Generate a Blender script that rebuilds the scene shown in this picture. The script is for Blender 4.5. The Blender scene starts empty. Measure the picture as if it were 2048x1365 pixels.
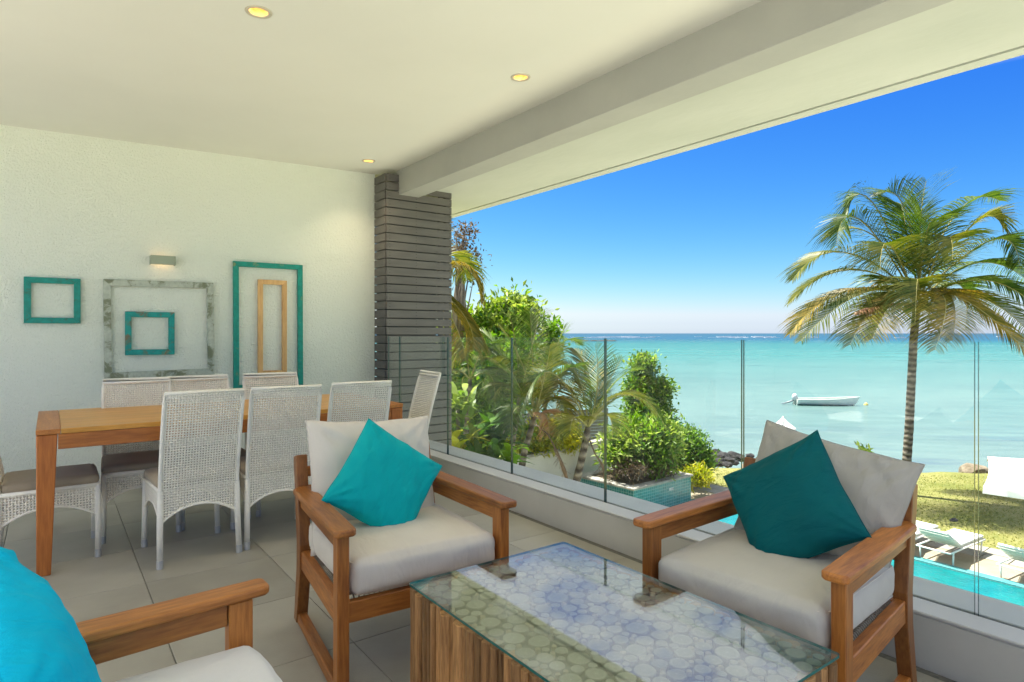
import bpy, bmesh, math, random
import numpy as np
from mathutils import Vector, Matrix, noise
R = math.radians
PI = math.pi
rng = np.random.default_rng(7)
random.seed(7)
sc = bpy.context.scene
COL = sc.collection

# ------------------------------------------------------------------ camera, world, sun, exposure
CAM_H = 1.27
YAW = math.atan(924 / 1244.)
FW = np.array([math.sin(YAW), math.cos(YAW), 0.]); RT = np.array([math.cos(YAW), -math.sin(YAW), 0.])
cd = bpy.data.cameras.new('camera'); cam = bpy.data.objects.new('camera', cd); COL.objects.link(cam)
cam.location = (0, 0, CAM_H); cam.rotation_euler = (R(90), 0, -YAW)
cd.sensor_width = 36; cd.lens = 1244 / 2048 * 36; cd.shift_y = -(682.5 - 667) / 2048
cd.clip_start = 0.05; cd.clip_end = 60000
sc.camera = cam

SUN_EL = R(65); SUN_AZ_VEC = Vector((-0.30, 0.954, 0)).normalized()
w = bpy.data.worlds.new('World'); sc.world = w; w.use_nodes = True
nt = w.node_tree; nt.nodes.clear()
def N(t, k, **kw):
    n = t.nodes.new(k)
    for a, b in kw.items(): setattr(n, a, b)
    return n
SKY_STRENGTH = 0.060
out = N(nt, 'ShaderNodeOutputWorld'); bg = N(nt, 'ShaderNodeBackground'); bg.inputs[1].default_value = SKY_STRENGTH
sky = N(nt, 'ShaderNodeTexSky', sky_type='NISHITA', sun_disc=False, sun_elevation=SUN_EL,
        sun_rotation=math.atan2(SUN_AZ_VEC.x, SUN_AZ_VEC.y), altitude=0, air_density=1.0, dust_density=0.3, ozone_density=3.0)
# deepen the clear tropical blue: one power curve per channel over the whole sky
ss = N(nt, 'ShaderNodeSeparateColor'); hs = N(nt, 'ShaderNodeCombineColor'); nt.links.new(sky.outputs[0], ss.inputs[0])
for i_, (p_, c_) in enumerate(((2.32, .056), (1.52, .235), (.35, 2.37))):
    pw = N(nt, 'ShaderNodeMath', operation='POWER'); pw.inputs[1].default_value = p_; ml = N(nt, 'ShaderNodeMath', operation='MULTIPLY'); ml.inputs[1].default_value = c_
    if i_ == 1:
        gx_ = N(nt, 'ShaderNodeMath', operation='MAXIMUM'); nt.links.new(ss.outputs[0], gx_.inputs[0]); nt.links.new(ss.outputs[1], gx_.inputs[1]); nt.links.new(gx_.outputs[0], pw.inputs[0])
    else: nt.links.new(ss.outputs[i_], pw.inputs[0])
    nt.links.new(pw.outputs[0], ml.inputs[0]); nt.links.new(ml.outputs[0], hs.inputs[i_])
    if i_ == 0: red_ = ml
    if i_ == 1:
        g9 = N(nt, 'ShaderNodeMath', operation='MULTIPLY'); g9.inputs[1].default_value = .88; nt.links.new(ml.outputs[0], g9.inputs[0])
        mn = N(nt, 'ShaderNodeMath', operation='MINIMUM'); nt.links.new(red_.outputs[0], mn.inputs[0]); nt.links.new(g9.outputs[0], mn.inputs[1]); nt.links.new(mn.outputs[0], hs.inputs[0])
# thin broken cloud higher up in the sky, above the clear band near the horizon
tc = N(nt, 'ShaderNodeTexCoord'); sep = N(nt, 'ShaderNodeSeparateXYZ'); nt.links.new(tc.outputs['Generated'], sep.inputs[0])
mp = N(nt, 'ShaderNodeMapping'); mp.inputs['Scale'].default_value = (7, 7, 14); nt.links.new(tc.outputs['Generated'], mp.inputs[0])
cn = N(nt, 'ShaderNodeTexNoise'); cn.inputs['Scale'].default_value = 1.6; cn.inputs['Detail'].default_value = 8; cn.inputs['Roughness'].default_value = .62
nt.links.new(mp.outputs[0], cn.inputs['Vector'])
cr = N(nt, 'ShaderNodeMapRange'); cr.inputs[1].default_value = .20; cr.inputs[2].default_value = .52; nt.links.new(cn.outputs[0], cr.inputs[0])
el = N(nt, 'ShaderNodeMapRange'); el.inputs[1].default_value = .322; el.inputs[2].default_value = .36; nt.links.new(sep.outputs[2], el.inputs[0])
mu = N(nt, 'ShaderNodeMath', operation='MULTIPLY'); nt.links.new(cr.outputs[0], mu.inputs[0]); nt.links.new(el.outputs[0], mu.inputs[1])
mu2 = N(nt, 'ShaderNodeMath', operation='MULTIPLY'); nt.links.new(mu.outputs[0], mu2.inputs[0]); mu2.inputs[1].default_value = .95
mx = N(nt, 'ShaderNodeMix', data_type='RGBA'); nt.links.new(mu2.outputs[0], mx.inputs[0]); nt.links.new(hs.outputs[0], mx.inputs[6]); mx.inputs[7].default_value = (4.9, 5.1, 5.4, 1)
nt.links.new(mx.outputs[2], bg.inputs[0]); nt.links.new(bg.outputs[0], out.inputs[0])

sl = bpy.data.lights.new('sun', 'SUN'); sl.energy = 4.2; sl.angle = R(.55); sl.color = (1, .94, .84)
so = bpy.data.objects.new('sun', sl); COL.objects.link(so); so.location = (0, 0, 30)
sd = Vector((SUN_AZ_VEC.x * math.cos(SUN_EL), SUN_AZ_VEC.y * math.cos(SUN_EL), math.sin(SUN_EL)))
so.rotation_euler = sd.to_track_quat('Z', 'Y').to_euler()
sc.view_settings.view_transform = 'Standard'; sc.view_settings.look = 'None'; sc.view_settings.gamma = 1
sc.view_settings.exposure = 1.95
sc.render.engine = 'CYCLES'
sc.cycles.use_denoising = True
sc.cycles.max_bounces = 14; sc.cycles.diffuse_bounces = 8; sc.cycles.transparent_max_bounces = 24; sc.cycles.glossy_bounces = 5
sc.cycles.sample_clamp_indirect = 8; sc.cycles.caustics_reflective = False; sc.cycles.caustics_refractive = False

# ------------------------------------------------------------------ helpers
def P(px, py, k):
    """point seen at photo pixel (px,py) at k metres in front of the camera"""
    v = (FW + (px - 1024) / 1244. * RT) * k
    return Vector((v[0], v[1], CAM_H + (667 - py) / 1244. * k))

def tag(o, label=None, cat=None, group=None, kind=None):
    if label: o['label'] = label
    if cat: o['category'] = cat
    if group: o['group'] = group
    if kind: o['kind'] = kind
    return o
def empty(name, loc=(0, 0, 0), rz=0, label=None, cat=None, group=None):
    o = bpy.data.objects.new(name, None); COL.objects.link(o); o.location = loc; o.rotation_euler = (0, 0, rz)
    o.empty_display_size = .1
    return tag(o, label, cat, group)
KIDS = {}
def link_mesh(name, me, parent=None, loc=None):
    o = bpy.data.objects.new(name, me); COL.objects.link(o)
    if parent:
        o.parent = parent; KIDS.setdefault(parent.name, []).append(o)
    if loc is not None: o.location = loc
    return o
def copy_tree(o, parent=None):
    c = o.copy(); COL.objects.link(c)
    if parent: c.parent = parent; KIDS.setdefault(parent.name, []).append(c)
    for ch in list(KIDS.get(o.name, [])): copy_tree(ch, c)
    return c

class MB:
    def __init__(s): s.v = []; s.f = []
    def add(s, vs, fs):
        n = len(s.v); s.v.extend([tuple(p) for p in vs]); s.f.extend([tuple(i + n for i in f) for f in fs]); return s
    def box(s, a, b, M=None):
        x0, y0, z0 = a; x1, y1, z1 = b
        vs = [Vector(p) for p in ((x0,y0,z0),(x1,y0,z0),(x1,y1,z0),(x0,y1,z0),(x0,y0,z1),(x1,y0,z1),(x1,y1,z1),(x0,y1,z1))]
        if M is not None: vs = [M @ p for p in vs]
        return s.add(vs, [(0,3,2,1),(4,5,6,7),(0,1,5,4),(1,2,6,5),(2,3,7,6),(3,0,4,7)])
    def prism(s, poly, z0, z1, M=None):
        n = len(poly); vs = [Vector((x, y, z0)) for x, y in poly] + [Vector((x, y, z1)) for x, y in poly]
        if M is not None: vs = [M @ p for p in vs]
        return s.add(vs, [tuple(range(n))[::-1], tuple(range(n, 2*n))] + [(i, (i+1) % n, (i+1) % n + n, i + n) for i in range(n)])
    def sweep(s, pts, rad, n=8, cap=True):
        pts = [Vector(p) for p in pts]; rr = rad if hasattr(rad, '__len__') else [rad] * len(pts)
        vs = []; up = Vector((0.13, 0.21, 1)).normalized()
        for i, p in enumerate(pts):
            t = (pts[min(i+1, len(pts)-1)] - pts[max(i-1, 0)]).normalized()
            a = t.cross(up)
            if a.length < .05: a = t.cross(Vector((1, 0, 0)))
            a.normalize(); b = t.cross(a)
            for k in range(n):
                q = 2*PI*k/n; vs.append(p + (a*math.cos(q) + b*math.sin(q)) * rr[i])
        fs = [(i*n+k, i*n+(k+1) % n, (i+1)*n+(k+1) % n, (i+1)*n+k) for i in range(len(pts)-1) for k in range(n)]
        if cap: fs += [tuple(range(n)), tuple(range((len(pts)-1)*n, len(pts)*n))[::-1]]
        return s.add(vs, fs)
    def lathe(s, prof, c=(0, 0, 0), n=16, cap=True):
        vs = [(c[0]+r*math.cos(2*PI*k/n), c[1]+r*math.sin(2*PI*k/n), c[2]+z) for r, z in prof for k in range(n)]
        fs = [(i*n+k, i*n+(k+1) % n, (i+1)*n+(k+1) % n, (i+1)*n+k) for i in range(len(prof)-1) for k in range(n)]
        if cap: fs += [tuple(range(n))[::-1], tuple(range((len(prof)-1)*n, len(prof)*n))]
        return s.add(vs, fs)
    def mesh(s, name, mat, smooth=False, bevel=0, seg=1):
        me = bpy.data.meshes.new(name); me.from_pydata(s.v, [], s.f)
        if bevel or True:
            bm = bmesh.new(); bm.from_mesh(me)
            bmesh.ops.recalc_face_normals(bm, faces=bm.faces)
            if bevel:
                es = [e for e in bm.edges if len(e.link_faces) == 2 and e.calc_face_angle(0) > .5]
                bmesh.ops.bevel(bm, geom=es, offset=bevel, segments=seg, profile=.5, affect='EDGES')
            bm.to_mesh(me); bm.free()
        if mat: me.materials.append(mat)
        if smooth: me.polygons.foreach_set('use_smooth', [True] * len(me.polygons))
        return me
    def build(s, name, mat, parent=None, smooth=False, bevel=0, seg=1, loc=None):
        return link_mesh(name, s.mesh(name, mat, smooth, bevel, seg), parent, loc)

def np_mesh(name, V, F, mat, smooth=False):
    """V (n,3), F (m,k) numpy arrays -> mesh, fast"""
    me = bpy.data.meshes.new(name); k = F.shape[1]
    me.vertices.add(len(V)); me.vertices.foreach_set('co', V.astype(np.float32).ravel())
    me.loops.add(F.size); me.loops.foreach_set('vertex_index', F.astype(np.int32).ravel())
    me.polygons.add(len(F)); me.polygons.foreach_set('loop_start', np.arange(0, F.size, k, dtype=np.int32))
    me.update(calc_edges=True); me.validate()
    if smooth: me.polygons.foreach_set('use_smooth', [True] * len(me.polygons))
    if mat: me.materials.append(mat)
    return me

# ------------------------------------------------------------------ materials
def mat(name, color=(.5, .5, .5), rough=.6, metal=0, spec=.5):
    m = bpy.data.materials.new(name); m.use_nodes = True
    b = m.node_tree.nodes['Principled BSDF']
    b.inputs['Base Color'].default_value = (*color, 1); b.inputs['Roughness'].default_value = rough
    b.inputs['Metallic'].default_value = metal; b.inputs['Specular IOR Level'].default_value = spec
    return m
def coords(t, scale=(1, 1, 1), kind='Object', loc=(0, 0, 0), rnd=False):
    c = N(t, 'ShaderNodeTexCoord'); m = N(t, 'ShaderNodeMapping'); m.inputs['Scale'].default_value = scale; m.inputs['Location'].default_value = loc
    src = c.outputs[kind]
    if rnd:
        oi = N(t, 'ShaderNodeObjectInfo'); mul = N(t, 'ShaderNodeVectorMath', operation='SCALE'); mul.inputs[3].default_value = 17.
        cmb = N(t, 'ShaderNodeCombineXYZ')
        for i in range(3): t.links.new(oi.outputs['Random'], cmb.inputs[i])
        t.links.new(cmb.outputs[0], mul.inputs[0])
        ad = N(t, 'ShaderNodeVectorMath', operation='ADD'); t.links.new(src, ad.inputs[0]); t.links.new(mul.outputs[0], ad.inputs[1]); src = ad.outputs[0]
    t.links.new(src, m.inputs[0]); return m.outputs[0]
def noi(t, vec, scale, detail=4, rough=.55, dist=0):
    n = N(t, 'ShaderNodeTexNoise'); n.inputs['Scale'].default_value = scale; n.inputs['Detail'].default_value = detail
    n.inputs['Roughness'].default_value = rough; n.inputs['Distortion'].default_value = dist
    if vec is not None: t.links.new(vec, n.inputs['Vector'])
    return n.outputs[0]
def ramp(t, fac, stops):
    r = N(t, 'ShaderNodeValToRGB'); e = r.color_ramp.elements
    while len(e) < len(stops): e.new(.5)
    for i, (p, c) in enumerate(stops): e[i].position = p; e[i].color = (*c, 1) if len(c) == 3 else c
    t.links.new(fac, r.inputs[0]); return r.outputs[0]
def bump(t, b, h, strength=.3, dist=.01):
    n = N(t, 'ShaderNodeBump'); n.inputs['Strength'].default_value = strength; n.inputs['Distance'].default_value = dist
    t.links.new(h, n.inputs['Height']); t.links.new(n.outputs[0], b.inputs['Normal'])
def noisy(name, c1, c2, scale=5, rough=.6, bs=.0, bscale=60, bdist=.003, kind='Object', stretch=(1, 1, 1), spec=.4, rnd=False, detail=5, sheen=0):
    m = mat(name, c1, rough, spec=spec); t = m.node_tree; b = t.nodes['Principled BSDF']
    v = coords(t, stretch, kind, rnd=rnd)
    t.links.new(ramp(t, noi(t, v, scale, detail), [(.32, c1), (.68, c2)]), b.inputs['Base Color'])
    if bs: bump(t, b, noi(t, v, bscale, 3), bs, bdist)
    if sheen: b.inputs['Sheen Weight'].default_value = sheen
    return m
def wood(name, dark, light, axis='x', rough=.42, knots=False, spec=.4, g=1.0, tone=.35):
    m = mat(name, light, rough, spec=spec); t = m.node_tree; b = t.nodes['Principled BSDF']
    sc_ = {'x': (1.2, 14, 14), 'y': (14, 1.2, 14), 'z': (14, 14, 1.2)}[axis]
    v = coords(t, tuple(a*g for a in sc_), rnd=True)
    n1 = noi(t, v, 1.6, 6, .6, .6); n2 = noi(t, v, 9, 4, .6)
    mixv = N(t, 'ShaderNodeMath', operation='MULTIPLY_ADD'); t.links.new(n2, mixv.inputs[0]); mixv.inputs[1].default_value = .45; 
    mm = N(t, 'ShaderNodeMath', operation='MULTIPLY'); t.links.new(n1, mm.inputs[0]); mm.inputs[1].default_value = .55; t.links.new(mm.outputs[0], mixv.inputs[2])
    c = ramp(t, mixv.outputs[0], [(.34, dark), (.5, tuple((a+b_)/2 for a, b_ in zip(dark, light))), (.66, light)])
    oi = N(t, 'ShaderNodeObjectInfo'); mr = N(t, 'ShaderNodeMapRange'); mr.inputs[3].default_value = 1-tone; mr.inputs[4].default_value = 1+tone*.6
    t.links.new(oi.outputs['Random'], mr.inputs[0])
    h = N(t, 'ShaderNodeHueSaturation'); t.links.new(mr.outputs[0], h.inputs['Value']); t.links.new(c, h.inputs['Color'])
    t.links.new(h.outputs[0], b.inputs['Base Color']); bump(t, b, n2, .12, .002)
    return m
def leafmat(name, c1, c2, trans=.45, scale=1.2, rough=.45):
    m = bpy.data.materials.new(name); m.use_nodes = True; t = m.node_tree; t.nodes.clear()
    o = N(t, 'ShaderNodeOutputMaterial'); v = coords(t, (1, 1, 1))
    n = N(t, 'ShaderNodeMath', operation='ADD'); 
    gi = N(t, 'ShaderNodeNewGeometry')
    ml = N(t, 'ShaderNodeMath', operation='MULTIPLY_ADD'); t.links.new(gi.outputs['Random Per Island'], ml.inputs[0]); ml.inputs[1].default_value = .45
    t.links.new(noi(t, v, scale, 3), n.inputs[0]); n.inputs[1].default_value = -.22; t.links.new(n.outputs[0], ml.inputs[2])
    c = ramp(t, ml.outputs[0], [(.3, c1), (.7, c2)])
    d = N(t, 'ShaderNodeBsdfDiffuse'); tr = N(t, 'ShaderNodeBsdfTranslucent'); g = N(t, 'ShaderNodeBsdfGlossy'); g.inputs['Roughness'].default_value = rough
    hh = N(t, 'ShaderNodeHueSaturation'); hh.inputs['Saturation'].default_value = 1.15; hh.inputs['Value'].default_value = 1.25; t.links.new(c, hh.inputs['Color'])
    t.links.new(c, d.inputs[0]); t.links.new(hh.outputs[0], tr.inputs[0])
    m1 = N(t, 'ShaderNodeMixShader'); m1.inputs[0].default_value = trans; t.links.new(d.outputs[0], m1.inputs[1]); t.links.new(tr.outputs[0], m1.inputs[2])
    lw = N(t, 'ShaderNodeFresnel'); lw.inputs[0].default_value = 1.35
    lf = N(t, 'ShaderNodeValue'); lf.outputs[0].default_value = .025
    m2 = N(t, 'ShaderNodeMixShader'); t.links.new(lf.outputs[0], m2.inputs[0]); t.links.new(m1.outputs[0], m2.inputs[1]); t.links.new(g.outputs[0], m2.inputs[2])
    t.links.new(m2.outputs[0], o.inputs[0]); return m
def glassmat(name, tint=(.93, .975, .96), ior=1.5, dirt_haze=.0, rough=0.0):
    m = bpy.data.materials.new(name); m.use_nodes = True; t = m.node_tree; t.nodes.clear()
    o = N(t, 'ShaderNodeOutputMaterial'); tr = N(t, 'ShaderNodeBsdfTransparent'); tr.inputs[0].default_value = (*tint, 1)
    g = N(t, 'ShaderNodeBsdfGlossy'); g.inputs['Roughness'].default_value = rough
    f = N(t, 'ShaderNodeFresnel'); gq = N(t, 'ShaderNodeNewGeometry'); mq = N(t, 'ShaderNodeMapRange'); mq.inputs[3].default_value = ior; mq.inputs[4].default_value = 1/ior
    t.links.new(gq.outputs['Backfacing'], mq.inputs[0]); t.links.new(mq.outputs[0], f.inputs[0])
    m1 = N(t, 'ShaderNodeMixShader'); t.links.new(f.outputs[0], m1.inputs[0]); t.links.new(tr.outputs[0], m1.inputs[1]); t.links.new(g.outputs[0], m1.inputs[2])
    last = m1.outputs[0]
    if dirt_haze:
        d = N(t, 'ShaderNodeBsdfDiffuse'); d.inputs[0].default_value = (.8, .82, .82, 1)
        v = coords(t, (1, 1, 1)); r = ramp(t, noi(t, v, 5, 7, .65), [(.45, (0, 0, 0)), (.8, (dirt_haze,)*3)])
        m2 = N(t, 'ShaderNodeMixShader'); t.links.new(r, m2.inputs[0]); t.links.new(last, m2.inputs[1]); t.links.new(d.outputs[0], m2.inputs[2]); last = m2.outputs[0]
    t.links.new(last, o.inputs[0]); return m

M = {}
# stucco wall
m = M['stucco'] = mat('wall_stucco', (.80, .81, .76), .85, spec=.2); t = m.node_tree; b = t.nodes['Principled BSDF']
v = coords(t); n1 = noi(t, v, 68, 3, .6, .4); n2 = noi(t, v, 150, 2)
ad = N(t, 'ShaderNodeMath', operation='MULTIPLY_ADD'); t.links.new(n2, ad.inputs[0]); ad.inputs[1].default_value = .3; t.links.new(n1, ad.inputs[2])
bump(t, b, ad.outputs[0], 1.0, .022)
t.links.new(ramp(t, noi(t, v, 1.3, 4), [(.3, (.85, .90, .82)), (.7, (.88, .92, .845))]), b.inputs['Base Color'])
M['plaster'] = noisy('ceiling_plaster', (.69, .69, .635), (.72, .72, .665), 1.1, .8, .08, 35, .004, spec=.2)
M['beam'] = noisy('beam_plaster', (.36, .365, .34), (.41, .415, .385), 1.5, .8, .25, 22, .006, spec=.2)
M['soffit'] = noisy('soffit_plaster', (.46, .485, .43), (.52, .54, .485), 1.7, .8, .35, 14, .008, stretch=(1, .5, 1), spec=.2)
m = M['cement'] = noisy('painted_cement', (.50, .50, .49), (.58, .58, .56), 2.4, .45, .25, 30, .003, spec=.4)
m = M['parapet'] = noisy('parapet_plaster', (.50, .49, .45), (.58, .57, .53), 2.0, .7, .5, 9, .006, spec=.3)
# tile
m = M['tile'] = mat('floor_tile', (.36, .34, .29), .42, spec=.4); t = m.node_tree; b = t.nodes['Principled BSDF']
v = coords(t, rnd=True); n1 = noi(t, v, 2.2, 5)
c = ramp(t, n1, [(.3, (.27, .255, .215)), (.5, (.325, .31, .265)), (.7, (.37, .355, .305))])
oi = N(t, 'ShaderNodeObjectInfo'); mr = N(t, 'ShaderNodeMapRange'); mr.inputs[3].default_value = .92; mr.inputs[4].default_value = 1.06
t.links.new(oi.outputs['Random'], mr.inputs[0]); h = N(t, 'ShaderNodeHueSaturation'); t.links.new(mr.outputs[0], h.inputs['Value']); t.links.new(c, h.inputs['Color'])
t.links.new(h.outputs[0], b.inputs['Base Color']); bump(t, b, noi(t, v, 160, 3), .3, .003)
M['grout'] = noisy('grout', (.16, .13, .09), (.22, .19, .14), 9, .9)
M['gutter'] = noisy('gutter_stone', (.10, .10, .09), (.17, .17, .15), 30, .9, .6, 60, .01)
M['slat'] = noisy('slat_paint', (.105, .10, .095), (.135, .13, .122), 3, .55, .15, 40, .002, stretch=(1, 1, 6), spec=.35, rnd=True)
M['core'] = mat('painted_core', (.022, .03, .032), .8)
M['dark'] = mat('dark_void', (.03, .03, .028), .8)
for a in 'xyz':
    M['teak_'+a] = wood('teak_'+a, (.21, .062, .014), (.56, .215, .045), a)
    M['teakd_'+a] = wood('teak_shaded_side_'+a, (.19, .065, .018), (.42, .17, .045), a)  # darker copy of the teak, shade put into its colour
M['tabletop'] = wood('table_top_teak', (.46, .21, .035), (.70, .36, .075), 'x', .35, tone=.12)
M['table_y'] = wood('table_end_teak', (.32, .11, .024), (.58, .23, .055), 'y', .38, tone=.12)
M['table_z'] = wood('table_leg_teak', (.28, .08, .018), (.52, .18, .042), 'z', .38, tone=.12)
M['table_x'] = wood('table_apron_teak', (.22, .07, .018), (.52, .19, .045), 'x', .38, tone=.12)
M['stave'] = wood('branch_stave', (.15, .065, .020), (.56, .30, .115), 'z', .6, tone=.5, g=1.6)
m = M['wicker'] = noisy('wicker', (.84, .81, .72), (.91, .88, .79), 8, .55, spec=.35, rnd=True)
m = M['wrap'] = mat('wrapped_leg', (.90, .88, .81), .5); t = m.node_tree; b = t.nodes['Principled BSDF']
wv = N(t, 'ShaderNodeTexWave', bands_direction='Z'); wv.inputs['Scale'].default_value = 38; t.links.new(coords(t), wv.inputs[0]); bump(t, b, wv.outputs[0], .6, .004)
M['alu'] = mat('aluminium', (.62, .63, .65), .35, .85)
M['seatpad'] = noisy('taupe_canvas', (.30, .25, .18), (.36, .30, .22), 6, .8, .15, 220, .001, sheen=.2)
def fabric(name, c1, c2, rough=.75, sheen=.1, bs=.42):
    m = noisy(name, c1, c2, 3, rough, spec=.15, sheen=sheen); t = m.node_tree; b = t.nodes['Principled BSDF']
    v = coords(t, (1, 1, 1)); n1 = noi(t, v, 400, 2); n2 = noi(t, coords(t, (3, 1, 1)), 7, 4, .5, .8)
    a = N(t, 'ShaderNodeMath', operation='MULTIPLY_ADD'); t.links.new(n1, a.inputs[0]); a.inputs[1].default_value = .05; t.links.new(n2, a.inputs[2])
    bump(t, b, a.outputs[0], bs, .03); return m
M['cream'] = fabric('cream_canvas', (.60, .55, .48), (.65, .60, .53), bs=.2)
M['creamg'] = fabric('grey_cream_canvas', (.50, .475, .425), (.55, .525, .475), bs=.2)
M['white_canvas'] = fabric('white_canvas', (.68, .67, .66), (.73, .72, .71), bs=.2)
M['teal'] = fabric('teal_cotton', (.0, .34, .36), (.0, .40, .42), sheen=0)
M['teal_deep'] = fabric('deep_teal_cotton', (.0, .09, .10), (.0, .11, .12), sheen=0)
M['turq'] = fabric('turquoise_cotton', (.0, .46, .68), (.0, .54, .78), sheen=0)
M['greyc'] = fabric('grey_shaded_canvas', (.36, .34, .30), (.41, .39, .35))  # canvas with its backlit shade put into the colour
def worn(name, base, under, thr=.56, axis=(2, 2, 14)):
    m = mat(name, base, .55); t = m.node_tree; b = t.nodes['Principled BSDF']
    v = coords(t, rnd=True); n = noi(t, v, 9, 6, .65, .5)
    n2 = noi(t, v, 30, 4)
    c1 = ramp(t, n2, [(.3, tuple(a*.8 for a in base)), (.7, tuple(min(1, a*1.15) for a in base))])
    f = ramp(t, n, [(thr, (0, 0, 0)), (thr+.09, (1, 1, 1))])
    mx = N(t, 'ShaderNodeMix', data_type='RGBA'); t.links.new(f, mx.inputs[0]); t.links.new(c1, mx.inputs[6]); mx.inputs[7].default_value = (*under, 1)
    t.links.new(mx.outputs[2], b.inputs['Base Color']); bump(t, b, n2, .3, .003); return m
M['tealwood'] = worn('worn_teal_paint', (.0, .235, .20), (.06, .09, .05), .56)
M['tealrust'] = worn('worn_teal_paint_over_red', (.0, .27, .25), (.16, .13, .07), .50)
M['tealtall'] = worn('worn_teal_paint_tall', (.0, .25, .20), (.24, .28, .13), .61)
M['greywood'] = worn('whitewashed_wood', (.42, .46, .40), (.17, .19, .12), .50)
M['pine'] = wood('pale_pine', (.50, .27, .10), (.78, .50, .22), 'z', .5, tone=.05)
M['lampbody'] = mat('sage_metal', (.30, .34, .26), .45, .2)
def emis(name, c, s):
    m = mat(name, c, .5); b = m.node_tree.nodes['Principled BSDF']; b.inputs['Emission Color'].default_value = (*c, 1); b.inputs['Emission Strength'].default_value = s; return m
M['bulb'] = emis('lit_bulb', (1, .80, .48), 3.2)
M['trim'] = mat('downlight_trim', (.50, .46, .36), .35)
M['cup'] = mat('downlight_reflector', (.80, .50, .16), .35, .3)
M['glass'] = glassmat('balustrade_glass', (.96, .985, .975), 1.45, dirt_haze=.035)
M['glassedge'] = mat('glass_edge', (.012, .06, .055), .15, spec=.8)
M['tableglass'] = glassmat('table_glass', (.94, .985, .96), 2.35, dirt_haze=.30)  # strong pale haze also paints in the milky sky reflection
M['tealedge'] = mat('table_glass_edge', (.008, .12, .105), .12, spec=.8)
M['resin'] = mat('dark_gap', (.10, .09, .075), .5)
# log slice : rings about the slice's own centre
m = M['slice'] = mat('log_slice', (.4, .33, .22), .5); t = m.node_tree; b = t.nodes['Principled BSDF']
v = coords(t); ln = N(t, 'ShaderNodeVectorMath', operation='LENGTH'); t.links.new(v, ln.inputs[0])
wv = N(t, 'ShaderNodeTexWave', wave_type='RINGS', rings_direction='Z'); wv.inputs['Scale'].default_value = 2.6; wv.inputs['Distortion'].default_value = 1.6; wv.inputs['Detail'].default_value = 2; t.links.new(v, wv.inputs[0])
c1 = ramp(t, ln.outputs['Value'], [(.0, (.52, .49, .40)), (.12, (.34, .315, .25)), (.6, (.32, .295, .235)), (.82, (.37, .345, .28)), (.95, (.26, .235, .18)), (1.0, (.12, .10, .075))])
c2 = ramp(t, wv.outputs[0], [(0, (.86,)*3), (1, (1.0,)*3)])
mx = N(t, 'ShaderNodeMix', data_type='RGBA', blend_type='MULTIPLY'); mx.inputs[0].default_value = 1; t.links.new(c1, mx.inputs[6]); t.links.new(c2, mx.inputs[7])
oi = N(t, 'ShaderNodeObjectInfo'); mr = N(t, 'ShaderNodeMapRange'); mr.inputs[3].default_value = .7; mr.inputs[4].default_value = 1.15
t.links.new(oi.outputs['Random'], mr.inputs[0]); h = N(t, 'ShaderNodeHueSaturation'); t.links.new(mr.outputs[0], h.inputs['Value']); t.links.new(mx.outputs[2], h.inputs['Color'])
t.links.new(h.outputs[0], b.inputs['Base Color'])
M['cord'] = noisy('grey_cord', (.20, .17, .13), (.30, .26, .20), 30, .8)
M['white'] = mat('white_paint', (.78, .78, .76), .4)
M['whiteplastic'] = noisy('white_mesh', (.72, .70, .62), (.80, .78, .71), 4, .5)
M['boatwhite'] = noisy('boat_paint', (.74, .77, .72), (.82, .83, .80), 2.2, .4)
M['boatdark'] = mat('antifouling', (.02, .05, .035), .6)
M['motor'] = mat('outboard_grey', (.25, .27, .29), .35)
M['canvas'] = noisy('white_parasol_canvas', (.74, .73, .71), (.80, .79, .77), 3, .8)
M['stonecap'] = noisy('weathered_coping', (.26, .24, .21), (.46, .43, .38), 5, .85, .5, 25, .01)
M['wallpaint'] = noisy('garden_wall_paint', (.66, .61, .54), (.74, .69, .62), 1.5, .8, .1)
M['fencewood'] = noisy('grey_fence_wood', (.15, .14, .125), (.22, .205, .185), 4, .7, rnd=True)
M['paving'] = noisy('pale_paving', (.27, .25, .22), (.36, .34, .30), 4, .8, .2, 40, .004, rnd=True)
M['deck'] = noisy('sand_paving', (.28, .235, .165), (.36, .30, .22), 3, .85)
M['bounce_terrace'] = noisy('bounce_terrace_stone', (.76, .745, .69), (.82, .80, .75), 2, .8)
M['rock'] = noisy('basalt', (.008, .008, .011), (.05, .045, .045), 5, .85, .8, 14, .05)
M['rockbrown'] = noisy('brown_rock', (.10, .075, .045), (.26, .21, .15), 4, .85, .8, 12, .05)
M['soil'] = noisy('soil', (.05, .035, .02), (.12, .09, .055), 12, .95)
M['bark'] = noisy('bark', (.10, .08, .06), (.26, .22, .17), 5, .9, .6, 30, .02, stretch=(1, 1, .3))
M['barkpale'] = noisy('pale_bark', (.30, .27, .22), (.50, .46, .39), 5, .9, .4, 30, .01)
M['buoy'] = mat('yellow_buoy', (.70, .52, .12), .5)
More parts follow.
